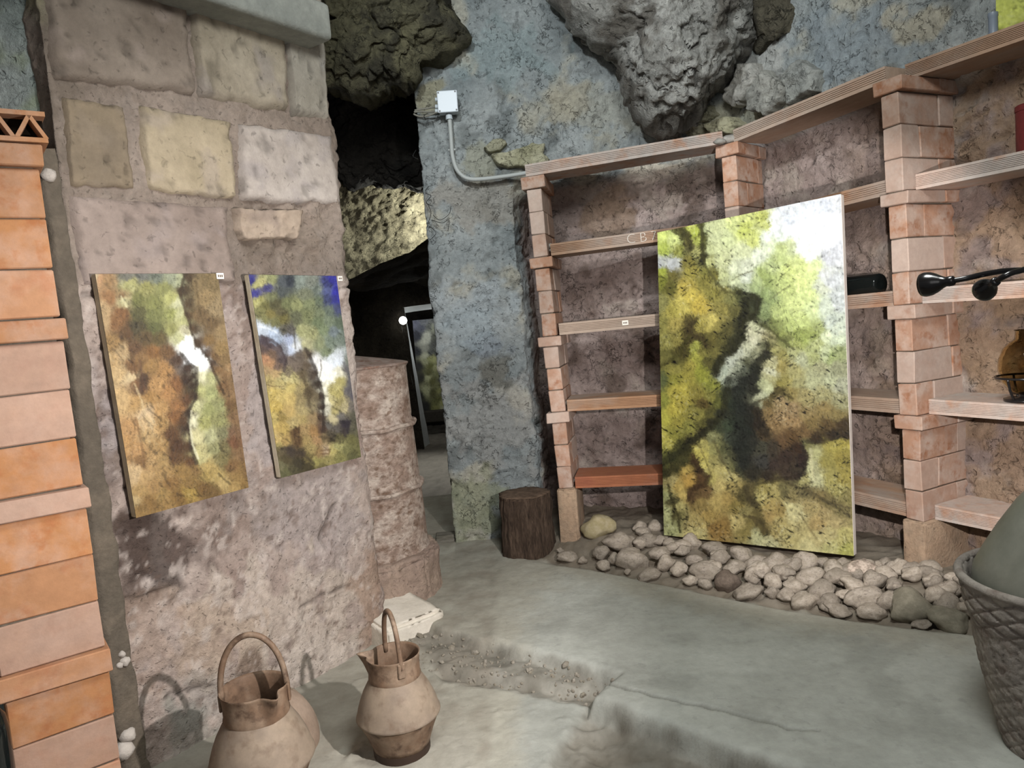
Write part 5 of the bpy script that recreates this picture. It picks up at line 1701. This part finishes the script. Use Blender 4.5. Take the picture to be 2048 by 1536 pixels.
op = .045
wl_ = [on_pier(190, 548, op), on_pier(435, 547, op), on_pier(497, 975, op), on_pier(272, 1036, op)]
pl_l, _n = picture(wl_, .03, [(203, 549), (434, 548), (496, 974), (283, 1034)], pts(P_LEFT, 180, 530, 2.954), 130, 280,
                   'narrow ochre and green gorge canvas hanging on the stone pier', 'painting',
                   dict(warp=5, sharp=2.5, lines=LEFT_L, seed=3, mute=.14, scratch=.8, stroke=.42, strokescale=.11, aniso=(1, .55)), M_canvas)
wr_ = [on_pier(497, 549, op), on_pier(672, 552, op), on_pier(722, 914, op), on_pier(562, 956, op)]
pl_r, _n = picture(wr_, .03, [(504, 550), (671, 553), (721, 913), (568, 955)], pts(P_RIGHT, 485, 540, 3.572), 120, 260,
                   'narrow canvas of grey-green trees under blue sky hanging on the stone pier', 'painting',
                   dict(warp=5, sharp=2.5, lines=RIGHT_L, seed=5, mute=.2, scratch=.8, stroke=.42, strokescale=.13, aniso=(1, .7)), M_canvas)

for (cx, cy, wx_, hx_, lab) in [(440, 552, .030, .022, 'small white price label at the top of the ochre gorge painting'), (680, 557, .026, .020, 'small white price label at the top of the blue-sky painting')]:
    root = thing('price_label', on_pier(cx, cy, .02), lab, 'label', 'price labels')
    c_ = on_pier(cx, cy, .05)
    bm = bmesh.new()
    add_box(bm, frame(c_, -pu, None), (wx_, .003, hx_), 0)
    bm_obj('paper', bm, M_paper, root)
    bm = bmesh.new()
    for k in range(3):
        add_box(bm, frame(c_ + pn * .0022 - pu * ((k - 1) * wx_ * .25), -pu, None), (wx_ * .15, .001, hx_ * .4), 0)
    bm_obj('print', bm, M_ink, root)

# canvas at the end of the tunnel, on a low dark plank
yf = 10.6
cf = [at_y(825, 641, yf), at_y(905, 634, yf), at_y(920, 823, yf), at_y(840, 829, yf)]
far, _n = picture(cf, .04, [(825, 641), (905, 634), (920, 823), (840, 829)], pts(P_FAR, 820, 620, 6.678), 60, 110,
                  'distant dark canvas with a green slit standing at the end of the tunnel', 'painting',
                  dict(warp=3, sharp=2.5, seed=7, stroke=.3, strokescale=.2), M_canvas_white)
bm = bmesh.new()
p0, p1 = at_y(834, 838, yf), at_y(925, 830, yf)
add_box(bm, frame((Vector(p0) + Vector(p1)) / 2 + Vector((0, .0, .03)), Vector(p1) - Vector(p0), None), ((Vector(p1) - Vector(p0)).length, .3, .16), .012, 1)
tag(bm_obj('low_bench', bm, surf('dark_timber', L('#38332c'), var=.3, bump=.4)), 'low dark timber bench carrying the distant canvas', 'bench')
for (x_, y_, s_) in [(829, 738, .06), (832, 778, .07), (838, 808, .07), (836, 820, .06)]:
    p = at_y(x_, y_, 10.75)
# bulb on the door jamb
bl_ = at_y(806, 641, 9.30)
bulb = thing('globe_lamp', bl_, 'small glowing globe lamp on the white doorway at the tunnel end', 'lamp')
bm = bmesh.new()
bmesh.ops.create_uvsphere(bm, u_segments=24, v_segments=14, radius=.05, matrix=Matrix.Translation(bl_))
bm_obj('globe', bm, plain('lit_globe', (1, 1, 1), .4, emit=(1, 1, .97), estr=6), bulb, smooth=True)
bm = bmesh.new()
bmesh.ops.create_cone(bm, cap_ends=True, segments=16, radius1=.03, radius2=.03, depth=.05, matrix=Matrix.Translation(bl_ + Vector((-.01, .06, 0))) @ Matrix.Rotation(math.radians(90), 4, 'X'))
bm_obj('lamp_base', bm, M_dark, bulb)
# timber threshold at the tunnel mouth
bm = bmesh.new()
pa, pb = at_z(868, 1080, .13), at_z(912, 1080, .13)
add_box(bm, Matrix.Translation((-.42, pa.y + .05, .128)) @ Matrix.Rotation(math.radians(4), 4, 'Z'), (.30, .10, .05), .006, 1)
tag(bm_obj('threshold_board', bm, surf('old_timber', L('#5c584e'), L('#77736a'), scale=10, var=.3, bump=.4, stretch=(.3, 2, 2))), 'worn board on the floor where the tunnel begins', 'board')

# ------------------------------------------------------------------ old metal jugs
M_jug = surf('tarnished_copper', L('#786a5d'), L('#867767'), L('#6c5c4e'), scale=7, var=.12, vscale=30, bump=.12, bscale=50, rough=.7, spec=.3, dist=.006)
M_jug_dark = surf('tarnished_copper_dark', L('#6a5443'), L('#7f6c5b'), L('#4c3a2e'), scale=9, var=.25, vscale=30, bump=.2, bscale=50, rough=.65, spec=.3, dist=.006)
M_jug_in = surf('jug_inside', L('#4c4136'), L('#6a5d50'), scale=10, var=.3, rough=.6)


def jug(base, k, label, hdir, spout_ang, tilt=0.0):
    base = Vector(base)
    root = thing('copper_jug', base, label, 'jug', 'old handled copper jugs')
    T = Matrix.Translation(base) @ Matrix.Diagonal((k, k, k, 1))
    bm = bmesh.new()
    add_lathe(bm, [(.094, .0), (.098, .002), (.099, .028), (.094, .03)], 64, T)
    bm_obj('foot_ring', bm, plain('foot_ring_dark', L('#3a2c24'), .6, .3), root, autosmooth=40)
    bm = bmesh.new()
    add_lathe(bm, [(.098, .028), (.103, .045), (.118, .085), (.134, .122), (.1415, .140)], 64, T, caps=(True, False))
    bm_obj('lower_bowl', bm, M_jug_dark, root, smooth=True)
    bm = bmesh.new()
    add_lathe(bm, [(.1440, .137), (.1455, .140), (.1440, .146), (.141, .152), (.136, .172), (.127, .198), (.114, .228), (.100, .252), (.091, .267), (.088, .273)], 64, T, caps=(False, False))
    bm_obj('shoulder', bm, M_jug, root, smooth=True)
    bm = bmesh.new()
    sp = math.radians(spout_ang)

    def collar(a, z_):
        d_ = (a - sp + math.pi) % (2 * math.pi) - math.pi
        t = max(0, (z_ - .27) / .085)
        return .42 * t * math.exp(-(d_ / .16) ** 2) - .05 * t * math.exp(-((abs(d_) - .36) / .14) ** 2)
    add_lathe(bm, [(.088, .268), (.0905, .275), (.088, .284), (.0885, .32), (.091, .345), (.0935, .352), (.0915, .353), (.087, .345), (.0855, .32), (.085, .28), (.09, .26), (.12, .20), (.13, .16), (.10, .06), (.01, .05)], 96, T, wob=collar, caps=(False, True))
    bm_obj('collar', bm, M_jug_dark, root, smooth=True)
    # hoop handle with its rivet plates
    hd = Vector((math.cos(math.radians(hdir)), math.sin(math.radians(hdir)), 0))
    pth = []
    for i in range(33):
        t = math.pi * i / 32
        pth.append(T @ (hd * (-.088 * math.cos(t)) + Vector((0, 0, .325 + .175 * math.sin(t) ** .85))))
    bm = bmesh.new()
    add_tube(bm, pth, .0085 * k, 10)
    bm_obj('handle', bm, M_jug_dark, root, smooth=True)
    for s in (-1, 1):
        bm = bmesh.new()
        add_box(bm, Matrix.Translation(T @ (hd * .0915 * s + Vector((0, 0, .322)))) @ Matrix.Rotation(math.radians(hdir), 4, 'Z'), (.008 * k, .026 * k, .05 * k), .003, 1)
        bm_obj('handle_lug', bm, M_jug_dark, root)
    return root


JZ = .055
b_r = at_z(805, 1500, JZ)
jug_r = jug((b_r.x, b_r.y, JZ), .985, 'copper jug with a pointed lip and upright hoop handle, nearer the grey step', -64, 172)
b_l = at_z(536, 1610, JZ)
jug_l = jug((b_l.x, b_l.y, JZ), 1.10, 'copper jug cut off by the bottom frame edge, wide hoop handle raised', 12, -44)

# shallow copper pan leaning on its rim between the jugs and the wall
pcx = at_z(617, 1500, JZ)
M_pan = surf('pan_copper', L('#8a7768'), L('#988576'), scale=7, var=.14, rough=.65, spec=.3, bump=.15)
pan = thing('copper_pan', (pcx.x, pcx.y, JZ), 'round shallow copper pan standing on its rim between the two jugs', 'pan')
ax = Vector((.93, -.05, .36)).normalized()
ya = Vector((0, 0, 1)).cross(ax).normalized()
za = ax.cross(ya)
Mp = Matrix((ya, za, ax)).transposed().to_4x4()
Mp.translation = at_y(595, 1455, pcx.y + .03)
bm = bmesh.new()
Rp = .135
add_lathe(bm, [(.004, .045), (.05, .043), (.09, .034), (.12, .015), (Rp, -.006), (Rp + .010, -.006), (Rp + .010, -.012), (Rp - .002, -.012), (.118, .008), (.088, .028), (.05, .037), (.004, .039)], 64, Mp)
bm_obj('pan_bowl', bm, M_pan, pan, smooth=True)
bm = bmesh.new()
add_tube(bm, [Mp @ Vector(((Rp + .008) * math.cos(a), (Rp + .008) * math.sin(a), -.009)) for a in np.linspace(0, 2 * math.pi, 65)], .005, 8)
bm_obj('rolled_rim', bm, M_jug, pan, smooth=True)

# ------------------------------------------------------------------ river stones under the shelves
M_peb = surf('river_stone', L('#8f8578'), L('#a0968a'), L('#7a7066'), scale=5, var=.16, vscale=40, bump=.2, bscale=60, rnd=.22, rough=.75, dist=.006)
M_peb_y = surf('ochre_stone', L('#948968'), L('#a2977c'), scale=6, var=.12, bump=.3)
M_peb_g = surf('greenish_stone', L('#757062'), L('#857f70'), scale=6, var=.12, bump=.2)
M_peb_w = surf('white_faced_stone', L('#c2b2a4'), L('#85786c'), scale=7, var=.1, bump=.2)
M_peb_d = surf('dark_stone', L('#5c5148'), L('#6c6056'), scale=8, var=.15, bump=.3, rnd=.15)
templates = []
for k in range(9):
    bm = bmesh.new()
    bmesh.ops.create_icosphere(bm, subdivisions=3, radius=.5)
    P = np.array([v.co[:] for v in bm.verts])
    d = fbm(P, 1.7, 2, seed=400 + k * 7) * .55 + fbm(P, 4, 2, seed=401 + k * 7) * .10
    # flattish facets
    rf = np.random.default_rng(40 + k)
    for _ in range(5):
        nv_ = rf.normal(size=3)
        nv_ /= np.linalg.norm(nv_)
        pr_ = P @ nv_
        P = P - np.outer(np.clip(pr_ - .40, 0, None) * .8, nv_)
    P = P * (1 + d)[:, None]
    P /= (P.max(0) - P.min(0))[None]
    for v, p in zip(bm.verts, P):
        v.co = p
    me = bpy.data.meshes.new('river_stone')
    bm.to_mesh(me)
    bm.free()
    me.polygons.foreach_set('use_smooth', np.ones(len(me.polygons), bool))
    templates.append(me)
SPEC = {'y': (M_peb_y, 'flat ochre stone leaning by the left shelf post'), 'g': (M_peb_g, 'largest greenish-grey boulder at the walkway edge by the right post'),
        'w': (M_peb_w, 'stone with one white face right of the painting corner'), 'd': (M_peb_d, 'dark angular stone at the walkway edge below the painting'),
        'r': (M_peb_g, 'lumpy pale stone at the walkway edge beside the demijohn'), 'o': (M_peb, 'broad brown oval stone right of the ochre stone')}
variants = {}


ROWS = []
ORD = ('first second third fourth fifth sixth seventh eighth ninth tenth eleventh twelfth thirteenth fourteenth fifteenth sixteenth seventeenth eighteenth nineteenth twentieth '
       'twenty-first twenty-second twenty-third twenty-fourth twenty-fifth twenty-sixth twenty-seventh twenty-eighth twenty-ninth thirtieth').split()


def stone(px_, py_, wpx, hpx, spec=None, hidden=False, lift=0.0):
    p = at_z(px_, py_ + hpx * .25, SLAB)
    for _ in range(3):
        zz = float(bed_z(np.array([p.x]), np.array([p.y]))[0])
        p = at_z(px_, py_ + hpx * .1, max(zz, .095) + .022 + lift)
    dist = p.y
    wm, hm = wpx / F * dist * 1.06, hpx / F * dist * 1.12
    t = random.randrange(9)
    mat = SPEC[spec][0] if spec else M_peb
    key = (t, mat.name)
    if key not in variants:
        me = templates[t].copy()
        me.materials.append(mat)
        variants[key] = me
    o = bpy.data.objects.new('river_stone', variants[key])
    C.objects.link(o)
    dp = wm * random.uniform(.62, .9)
    hz = min(hm, wm * .95)
    zz = max(float(bed_z(np.array([p.x]), np.array([p.y]))[0]), .08)
    zc_ = max(p.z, zz + hz * .28)
    tl_ = random.uniform(-.25, .25)
    o.matrix_basis = Matrix.Translation((p.x, p.y + dp * .1, zc_)) @ Matrix.Rotation(random.uniform(-.5, .5), 4, 'Z') @ Matrix.Rotation(tl_, 4, 'Y') @ Matrix.Rotation(random.uniform(-.2, .5), 4, 'X') @ Matrix.Diagonal((wm, dp, hz, 1))
    tag(o, SPEC[spec][1] if spec else 'rounded river stone half hidden at the back of the stone bed', 'stone', 'river stones under the shelves')
    if not spec and not hidden:
        ROWS.append((o, px_, py_, wpx))
    return o


random.seed(21)
for s in [(1195, 1054, 72, 50, 'y'), (1238, 1081, 68, 38, 'o'), (1265, 1119, 68, 46), (1228, 1117, 28, 30), (1202, 1104, 38, 30), (1206, 1130, 30, 24), (1135, 1113, 45, 22), (1322, 1106, 45, 26), (1332, 1125, 42, 34),
          (1300, 1149, 52, 28), (1357, 1136, 36, 40), (1410, 1140, 66, 42), (1380, 1160, 34, 22), (1430, 1095, 52, 28), (1440, 1114, 42, 34), (1486, 1109, 48, 34), (1278, 1053, 30, 26), (1311, 1053, 40, 24), (1296, 1079, 18, 18),
          (1468, 1133, 46, 30), (1456, 1161, 52, 42, 'd'), (1507, 1147, 44, 40), (1551, 1125, 62, 44), (1567, 1142, 42, 28), (1550, 1162, 40, 36), (1545, 1183, 32, 32), (1498, 1183, 64, 28), (1413, 1167, 32, 22),
          (1611, 1121, 54, 40), (1621, 1152, 62, 36), (1645, 1179, 58, 40), (1591, 1169, 46, 28), (1574, 1190, 42, 24), (1611, 1201, 60, 34), (1659, 1204, 54, 36), (1686, 1127, 40, 24), (1649, 1124, 32, 22),
          (1678, 1152, 60, 30), (1727, 1138, 66, 46, 'w'), (1757, 1159, 48, 26), (1772, 1126, 32, 24), (1789, 1132, 34, 40), (1709, 1167, 52, 26), (1727, 1193, 82, 46), (1688, 1187, 34, 18), (1779, 1201, 50, 44),
          (1826, 1217, 100, 62, 'g'), (1746, 1221, 58, 32), (1678, 1218, 56, 22), (1874, 1186, 40, 40), (1905, 1176, 44, 24), (1898, 1207, 52, 44), (1905, 1244, 82, 46, 'r'), (1936, 1218, 42, 26), (1929, 1161, 40, 26),
          (1843, 1248, 44, 16), (1936, 1197, 30, 26), (1789, 1168, 42, 26), (1340, 1085, 30, 18), (1365, 1100, 34, 22), (1390, 1118, 36, 22), (1255, 1143, 16, 12), (1280, 1085, 30, 20), (1320, 1080, 34, 20), (1165, 1120, 20, 14), (1120, 1100, 16, 12)]:
    stone(*s)
# the stones further in, seen between those
for _ in range(46):
    x_ = random.uniform(1270, 1960)
    y_ = np.interp(x_, [1270, 1500, 1800, 1960], [1090, 1140, 1165, 1170]) - random.uniform(-12, 34)
    s_ = random.uniform(30, 56)
    stone(x_, y_, s_, s_ * random.uniform(.55, .75), None, True)

rows = {0: [], 1: [], 2: []}
for o, a_, b_, w_ in ROWS:
    gap = np.interp(a_, [p[0] for p in edge_px], [p[1] for p in edge_px]) - b_
    rows[0 if gap < 32 else 1 if gap < 62 else 2].append((a_, o, w_))
for k, nm in ((0, 'front row by the walkway'), (1, 'middle row of the bed'), (2, 'rear row of the bed')):
    for i_, (a_, o, w_) in enumerate(sorted(rows[k], key=lambda t: t[0])):
        size = 'large' if w_ > 57 else 'small' if w_ < 36 else 'medium'
        o['label'] = size + ' river stone, ' + ORD[i_] + ' from the left in the ' + nm

# ------------------------------------------------------------------ demijohn in its basket, at the right edge
JB = Vector((1.525, 2.06, SLAB))
dj_ = thing('demijohn', JB, 'big dusty demijohn in a plastered woven basket at the right edge', 'demijohn')
M_glass = surf('dusty_green_glass', L('#68695f'), L('#78786e'), scale=4, var=.10, vscale=20, bump=.05, rough=.45, spec=.5)
M_bask = surf('plastered_basket', L('#8a837c'), L('#a29b92'), L('#7a6e66'), scale=6, var=.22, vscale=26, bump=.6, bscale=30, pits=.2, pscale=30)
Tb = Matrix.Translation(JB)
zr = at_y(1952, 1172, 2.06).z - SLAB
bm = bmesh.new()
add_lathe(bm, [(.02, .03), (.14, .03), (.20, .20), (.228, zr * .8), (.236, zr - .03), (.230, zr + .02), (.206, zr + .07), (.165, zr + .145), (.118, zr + .22), (.080, zr + .265), (.055, zr + .30), (.046, zr + .34), (.044, zr + .40), (.056, zr + .405), (.056, zr + .43), (.036, zr + .432)], 72, Tb)
bm_obj('glass_bottle', bm, M_glass, dj_, smooth=True)
bm = bmesh.new()
prof = [(.165, .0), (.172, .02), (.190, .10), (.222, .24), (.245, .38), (.262, zr - .08), (.272, zr - .012), (.276, zr + .004), (.270, zr + .010), (.256, zr + .004), (.250, zr - .03), (.235, zr - .2), (.17, .04)]
pp_ = []
for (r0, z0), (r1_, z1) in zip(prof[:6], prof[1:7]):
    for k in range(14):
        pp_.append((r0 + (r1_ - r0) * k / 14, z0 + (z1 - z0) * k / 14))
pp_ += prof[6:]


def weave(a, z_):
    u_ = (a * 9 / math.pi + z_ * 22)
    v_ = (a * 9 / math.pi - z_ * 22)
    g1 = abs((u_ % 1) - .5)
    g2 = abs((v_ % 1) - .5)
    return -.034 * max(0, 1 - min(g1, g2) / .13) + .008 * math.sin(7 * a + 11 * z_)


add_lathe(bm, pp_, 240, Tb, wob=weave)
bm_obj('basket', bm, M_bask, dj_, smooth=True)
bm = bmesh.new()
add_tube(bm, [Tb @ Vector((.268 * math.cos(a), .268 * math.sin(a), zr + .004)) for a in np.linspace(0, 2 * math.pi, 73)], .013, 8)
bm_obj('basket_rim', bm, M_bask, dj_, smooth=True)

# ------------------------------------------------------------------ gooseneck lamps
M_blk = plain('black_enamel', (.010, .009, .009), .22, 0, .6)
M_bulb = plain('lamp_glass', L('#c8b8a8'), .3)


LSX = Vector((1.02, 1.16, 0))
zfl = float(floor_z(np.array([LSX.x]), np.array([LSX.y]))[0])
lamp_st = thing('gooseneck_lamp', (LSX.x, LSX.y, zfl), 'black two-headed gooseneck spot lamp reaching in from the right edge before the lit plank', 'lamp')


def head(mouth, tail, r_mouth, path):
    hm, ht = Vector(mouth), Vector(tail)
    axis = (ht - hm).normalized()
    xa = axis.orthogonal().normalized()
    M = Matrix((xa, axis.cross(xa), axis)).transposed().to_4x4()
    M.translation = hm
    Lh = (ht - hm).length
    bm = bmesh.new()
    add_lathe(bm, [(r_mouth * .8, .004), (r_mouth * .96, .0), (r_mouth * 1.02, Lh * .10), (r_mouth * .98, Lh * .26), (r_mouth * .80, Lh * .43), (r_mouth * .54, Lh * .60), (r_mouth * .38, Lh * .74), (r_mouth * .42, Lh * .82), (r_mouth * .40, Lh * .95), (r_mouth * .25, Lh)], 36, M, caps=(False, True))
    sh = bm_obj('lamp_shade', bm, M_blk, lamp_st, smooth=True)
    bm = bmesh.new()
    add_lathe(bm, [(r_mouth * .85, .003), (r_mouth * .5, .001), (.0005, .0)], 24, M, caps=(True, True))
    bm_obj('lamp_face', bm, M_bulb, sh, smooth=True)
    bm = bmesh.new()
    add_tube(bm, smooth_path([ht - axis * .006] + path, 8), .0042, 10)
    bm_obj('gooseneck_arm', bm, M_blk, lamp_st, smooth=True)


top_ = Vector((LSX.x, LSX.y, 1.46))
head(at_y(1845, 570, 1.165), at_y(1910, 561, 1.125), .0185, [at_y(1935, 556, 1.12), at_y(1975, 547, 1.12), at_y(2020, 541, 1.12), at_y(2070, 543, 1.13), at_y(2200, 566, 1.15), top_ + Vector((0, 0, .0))])
head(at_y(1965, 583, 1.135), at_y(1994, 561, 1.100), .0165, [at_y(2010, 552, 1.09), at_y(2035, 543, 1.09), at_y(2080, 540, 1.10), at_y(2200, 580, 1.14), top_ + Vector((0, 0, -.03))])
bm = bmesh.new()
add_tube(bm, [LSX + Vector((0, 0, zfl + .01)), LSX + Vector((0, 0, .7)), top_ + Vector((0, 0, .02))], .009, 12)
bm_obj('stand_pole', bm, M_blk, lamp_st, smooth=True)
bm = bmesh.new()
add_lathe(bm, [(.12, zfl - .004), (.125, zfl + .006), (.11, zfl + .016), (.02, zfl + .022)], 40, Matrix.Translation(LSX))
bm_obj('stand_base', bm, M_blk, lamp_st, autosmooth=40)

# ------------------------------------------------------------------ amber glass lantern on the fourth plank of the right bay
pC = planks['C', 3]
zs_ = pC.matrix_basis.translation.z + .066
gl = at_plane(2052, 735, pC.matrix_basis @ Vector((0, .10, 0)), (pC.matrix_basis.to_3x3() @ Vector((0, 1, 0))))
LB = Vector((gl.x, gl.y, zs_))
lan = thing('glass_lantern', LB, 'round amber glass lantern in a black iron cradle on the pale plank', 'lantern')
m = bpy.data.materials.new('amber_glass')
m.use_nodes = True
b = m.node_tree.nodes['Principled BSDF']
b.inputs['Base Color'].default_value = L('#efe0c0') + (1,)
b.inputs['Roughness'].default_value = .03
b.inputs['Transmission Weight'].default_value = 1.0
b.inputs['IOR'].default_value = 1.12
T = Matrix.Translation(LB)
k_ = .105 / .1
bm = bmesh.new()
pr1 = [(.030, .030), (.060, .045), (.088, .085), (.098, .13), (.094, .175), (.078, .215), (.055, .24), (.036, .252), (.034, .285), (.040, .29)]
pr2 = [(r - .004, z_) for r, z_ in pr1[::-1]]
add_lathe(bm, pr1 + pr2, 48, T, caps=(False, False))
bm_obj('glass_globe', bm, m, lan, smooth=True)
bm = bmesh.new()
add_lathe(bm, [(.075, .0), (.08, .004), (.08, .012), (.03, .016), (.022, .03), (.035, .036), (.01, .04)], 32, T)
bm_obj('iron_base', bm, M_blk, lan, smooth=True)
for a in (200, 250, 320, 80):
    ar = math.radians(a)
    d_ = Vector((math.cos(ar), math.sin(ar), 0))
    bm = bmesh.new()
    add_tube(bm, smooth_path([T @ (d_ * .07 + Vector((0, 0, .008))), T @ (d_ * .092 + Vector((0, 0, .05))), T @ (d_ * .106 + Vector((0, 0, .10)))], 4), .005, 6)
    bm_obj('iron_stay', bm, M_blk, lan, smooth=True)
bm = bmesh.new()
add_tube(bm, [T @ Vector((.106 * math.cos(a), .106 * math.sin(a), .10)) for a in np.linspace(0, 2 * math.pi, 49)], .005, 6)
bm_obj('iron_ring', bm, M_blk, lan, smooth=True)

# dark red tin on the second plank of the right bay
pC = planks['C', 1]
zs_ = pC.matrix_basis.translation.z + .066
g = at_plane(2068, 260, pC.matrix_basis @ Vector((0, .14, 0)), (pC.matrix_basis.to_3x3() @ Vector((0, 1, 0))))
RB = Vector((g.x, g.y, zs_))
M_red = surf('red_tin', L('#6a2c2c'), L('#5a2a28'), scale=8, var=.15, bump=.05, rough=.4)
tin = thing('red_tin', RB, 'dark red tin at the right frame edge on the second plank', 'tin')
bm = bmesh.new()
add_lathe(bm, [(.058, 0), (.06, .004), (.06, .166), (.058, .17)], 40, Matrix.Translation(RB))
bm_obj('tin_body', bm, M_red, tin, autosmooth=40)
bm = bmesh.new()
add_lathe(bm, [(.062, .165), (.062, .185), (.055, .19), (.02, .191)], 40, Matrix.Translation(RB))
bm_obj('tin_lid', bm, M_red, tin, autosmooth=40)

# dark bottle lying on the third plank behind the big painting
M_btl = plain('dark_bottle_glass', (.006, .008, .008), .06, 0, .7)


def bottle_prof(k):
    return [(r * k, z_ * k) for r, z_ in [(.01, .006), (.034, 0), (.0375, .006), (.038, .17), (.034, .20), (.018, .23), (.0145, .25), (.014, .30), (.017, .302), (.017, .315), (.011, .316)]]


pB = planks['B', 2]
zs_ = pB.matrix_basis.translation.z + .066
xb = pB.matrix_basis.to_3x3() @ Vector((1, 0, 0))
e1 = at_plane(1762, 560, pB.matrix_basis @ Vector((0, .10, 0)), pB.matrix_basis.to_3x3() @ Vector((0, 1, 0)))
kb = 1.32
org = Vector((e1.x, e1.y, zs_ + .038 * kb + .001))
zx = Vector((-xb.x, -xb.y, 0)).normalized()
yx = Vector((0, 0, 1))
Mb = Matrix((yx.cross(zx), yx, zx)).transposed().to_4x4()
Mb.translation = org
bot = thing('dark_bottle', org - Vector((0, 0, .038 * kb)), 'black glass bottle lying on the plank right of the big painting', 'bottle')
bm = bmesh.new()
add_lathe(bm, bottle_prof(kb), 40, Mb)
bm_obj('bottle_glass', bm, M_btl, bot, smooth=True)
bm = bmesh.new()
add_lathe(bm, [(.012 * kb, .312 * kb), (.012 * kb, .328 * kb)], 16, Mb)
bm_obj('cork', bm, plain('cork', L('#5a4430'), .8), bot)

# dark bottle at the left frame edge beside the foreground post
BL = at_y(-8, 1500, 1.95)
kb = 1.25
BL = Vector((BL.x - .012, 1.95, BL.z - .16))
bot2 = thing('green_bottle', BL, 'dark green glass bottle at the left frame edge behind the near brick post', 'bottle')
bm = bmesh.new()
add_lathe(bm, bottle_prof(kb), 40, Matrix.Translation(BL))
bm_obj('bottle_glass', bm, M_btl, bot2, smooth=True)
bm = bmesh.new()
add_lathe(bm, [(.012 * kb, .312 * kb), (.012 * kb, .328 * kb)], 16, Matrix.Translation(BL))
bm_obj('cork', bm, plain('cork_2', L('#5a4430'), .8), bot2)
bm = bmesh.new()
add_box(bm, Matrix.Translation((BL.x - .17, 1.99, BL.z - .035)), (.50, .24, .068), .004)
tag(bm_obj('shelf_plank', bm, M_tile), 'clay plank under the dark green bottle at the left frame edge', 'shelf', 'ribbed clay shelf planks')

# grey pipe stub and the yellow canvas standing on the topmost plank at upper right
pC = planks['C', 0]
zt_ = pC.matrix_basis.translation.z + .066
nC = pC.matrix_basis.to_3x3() @ Vector((0, 1, 0))
e1 = at_plane(1986, 40, pC.matrix_basis @ Vector((0, .05, 0)), nC)
M_pipe = plain('grey_pipe', L('#737d8a'), .4)
pipe = thing('grey_pipe', (e1.x, e1.y, zt_), 'short upright grey plastic pipe standing on the topmost plank', 'pipe')
bm = bmesh.new()
add_lathe(bm, [(.017, 0), (.017, .072), (.0185, .074), (.0185, .088), (.013, .088), (.013, .01)], 24, Matrix.Translation((e1.x, e1.y, zt_)))
bm_obj('pipe_tube', bm, M_pipe, pipe, autosmooth=40)
a0 = pC.matrix_basis @ Vector((0, .16, .066))
xC = pC.matrix_basis.to_3x3() @ Vector((1, 0, 0))
e2 = at_plane(1990, 30, a0, nC)
e2.z = zt_
ups = Vector((0, 0, 1))
crn = [e2 + ups * .5, e2 + xC * .42 + ups * .5, e2 + xC * .42, e2]
crn = [Vector((c_.x, c_.y, c_.z)) + nC * .03 * (1 if c_.z > zt_ + .2 else 0) for c_ in crn]
top_, _n = picture(crn, .02, [(0, -160), (135, -160), (135, 30), (0, 30)], pts(P_TOP, 0, 0, 1.0), 50, 60,
                   'bright yellow-green canvas standing on the topmost plank at the upper right corner', 'painting',
                   dict(warp=6, sharp=2.2, seed=9, stroke=.3, strokescale=.1), M_canvas)
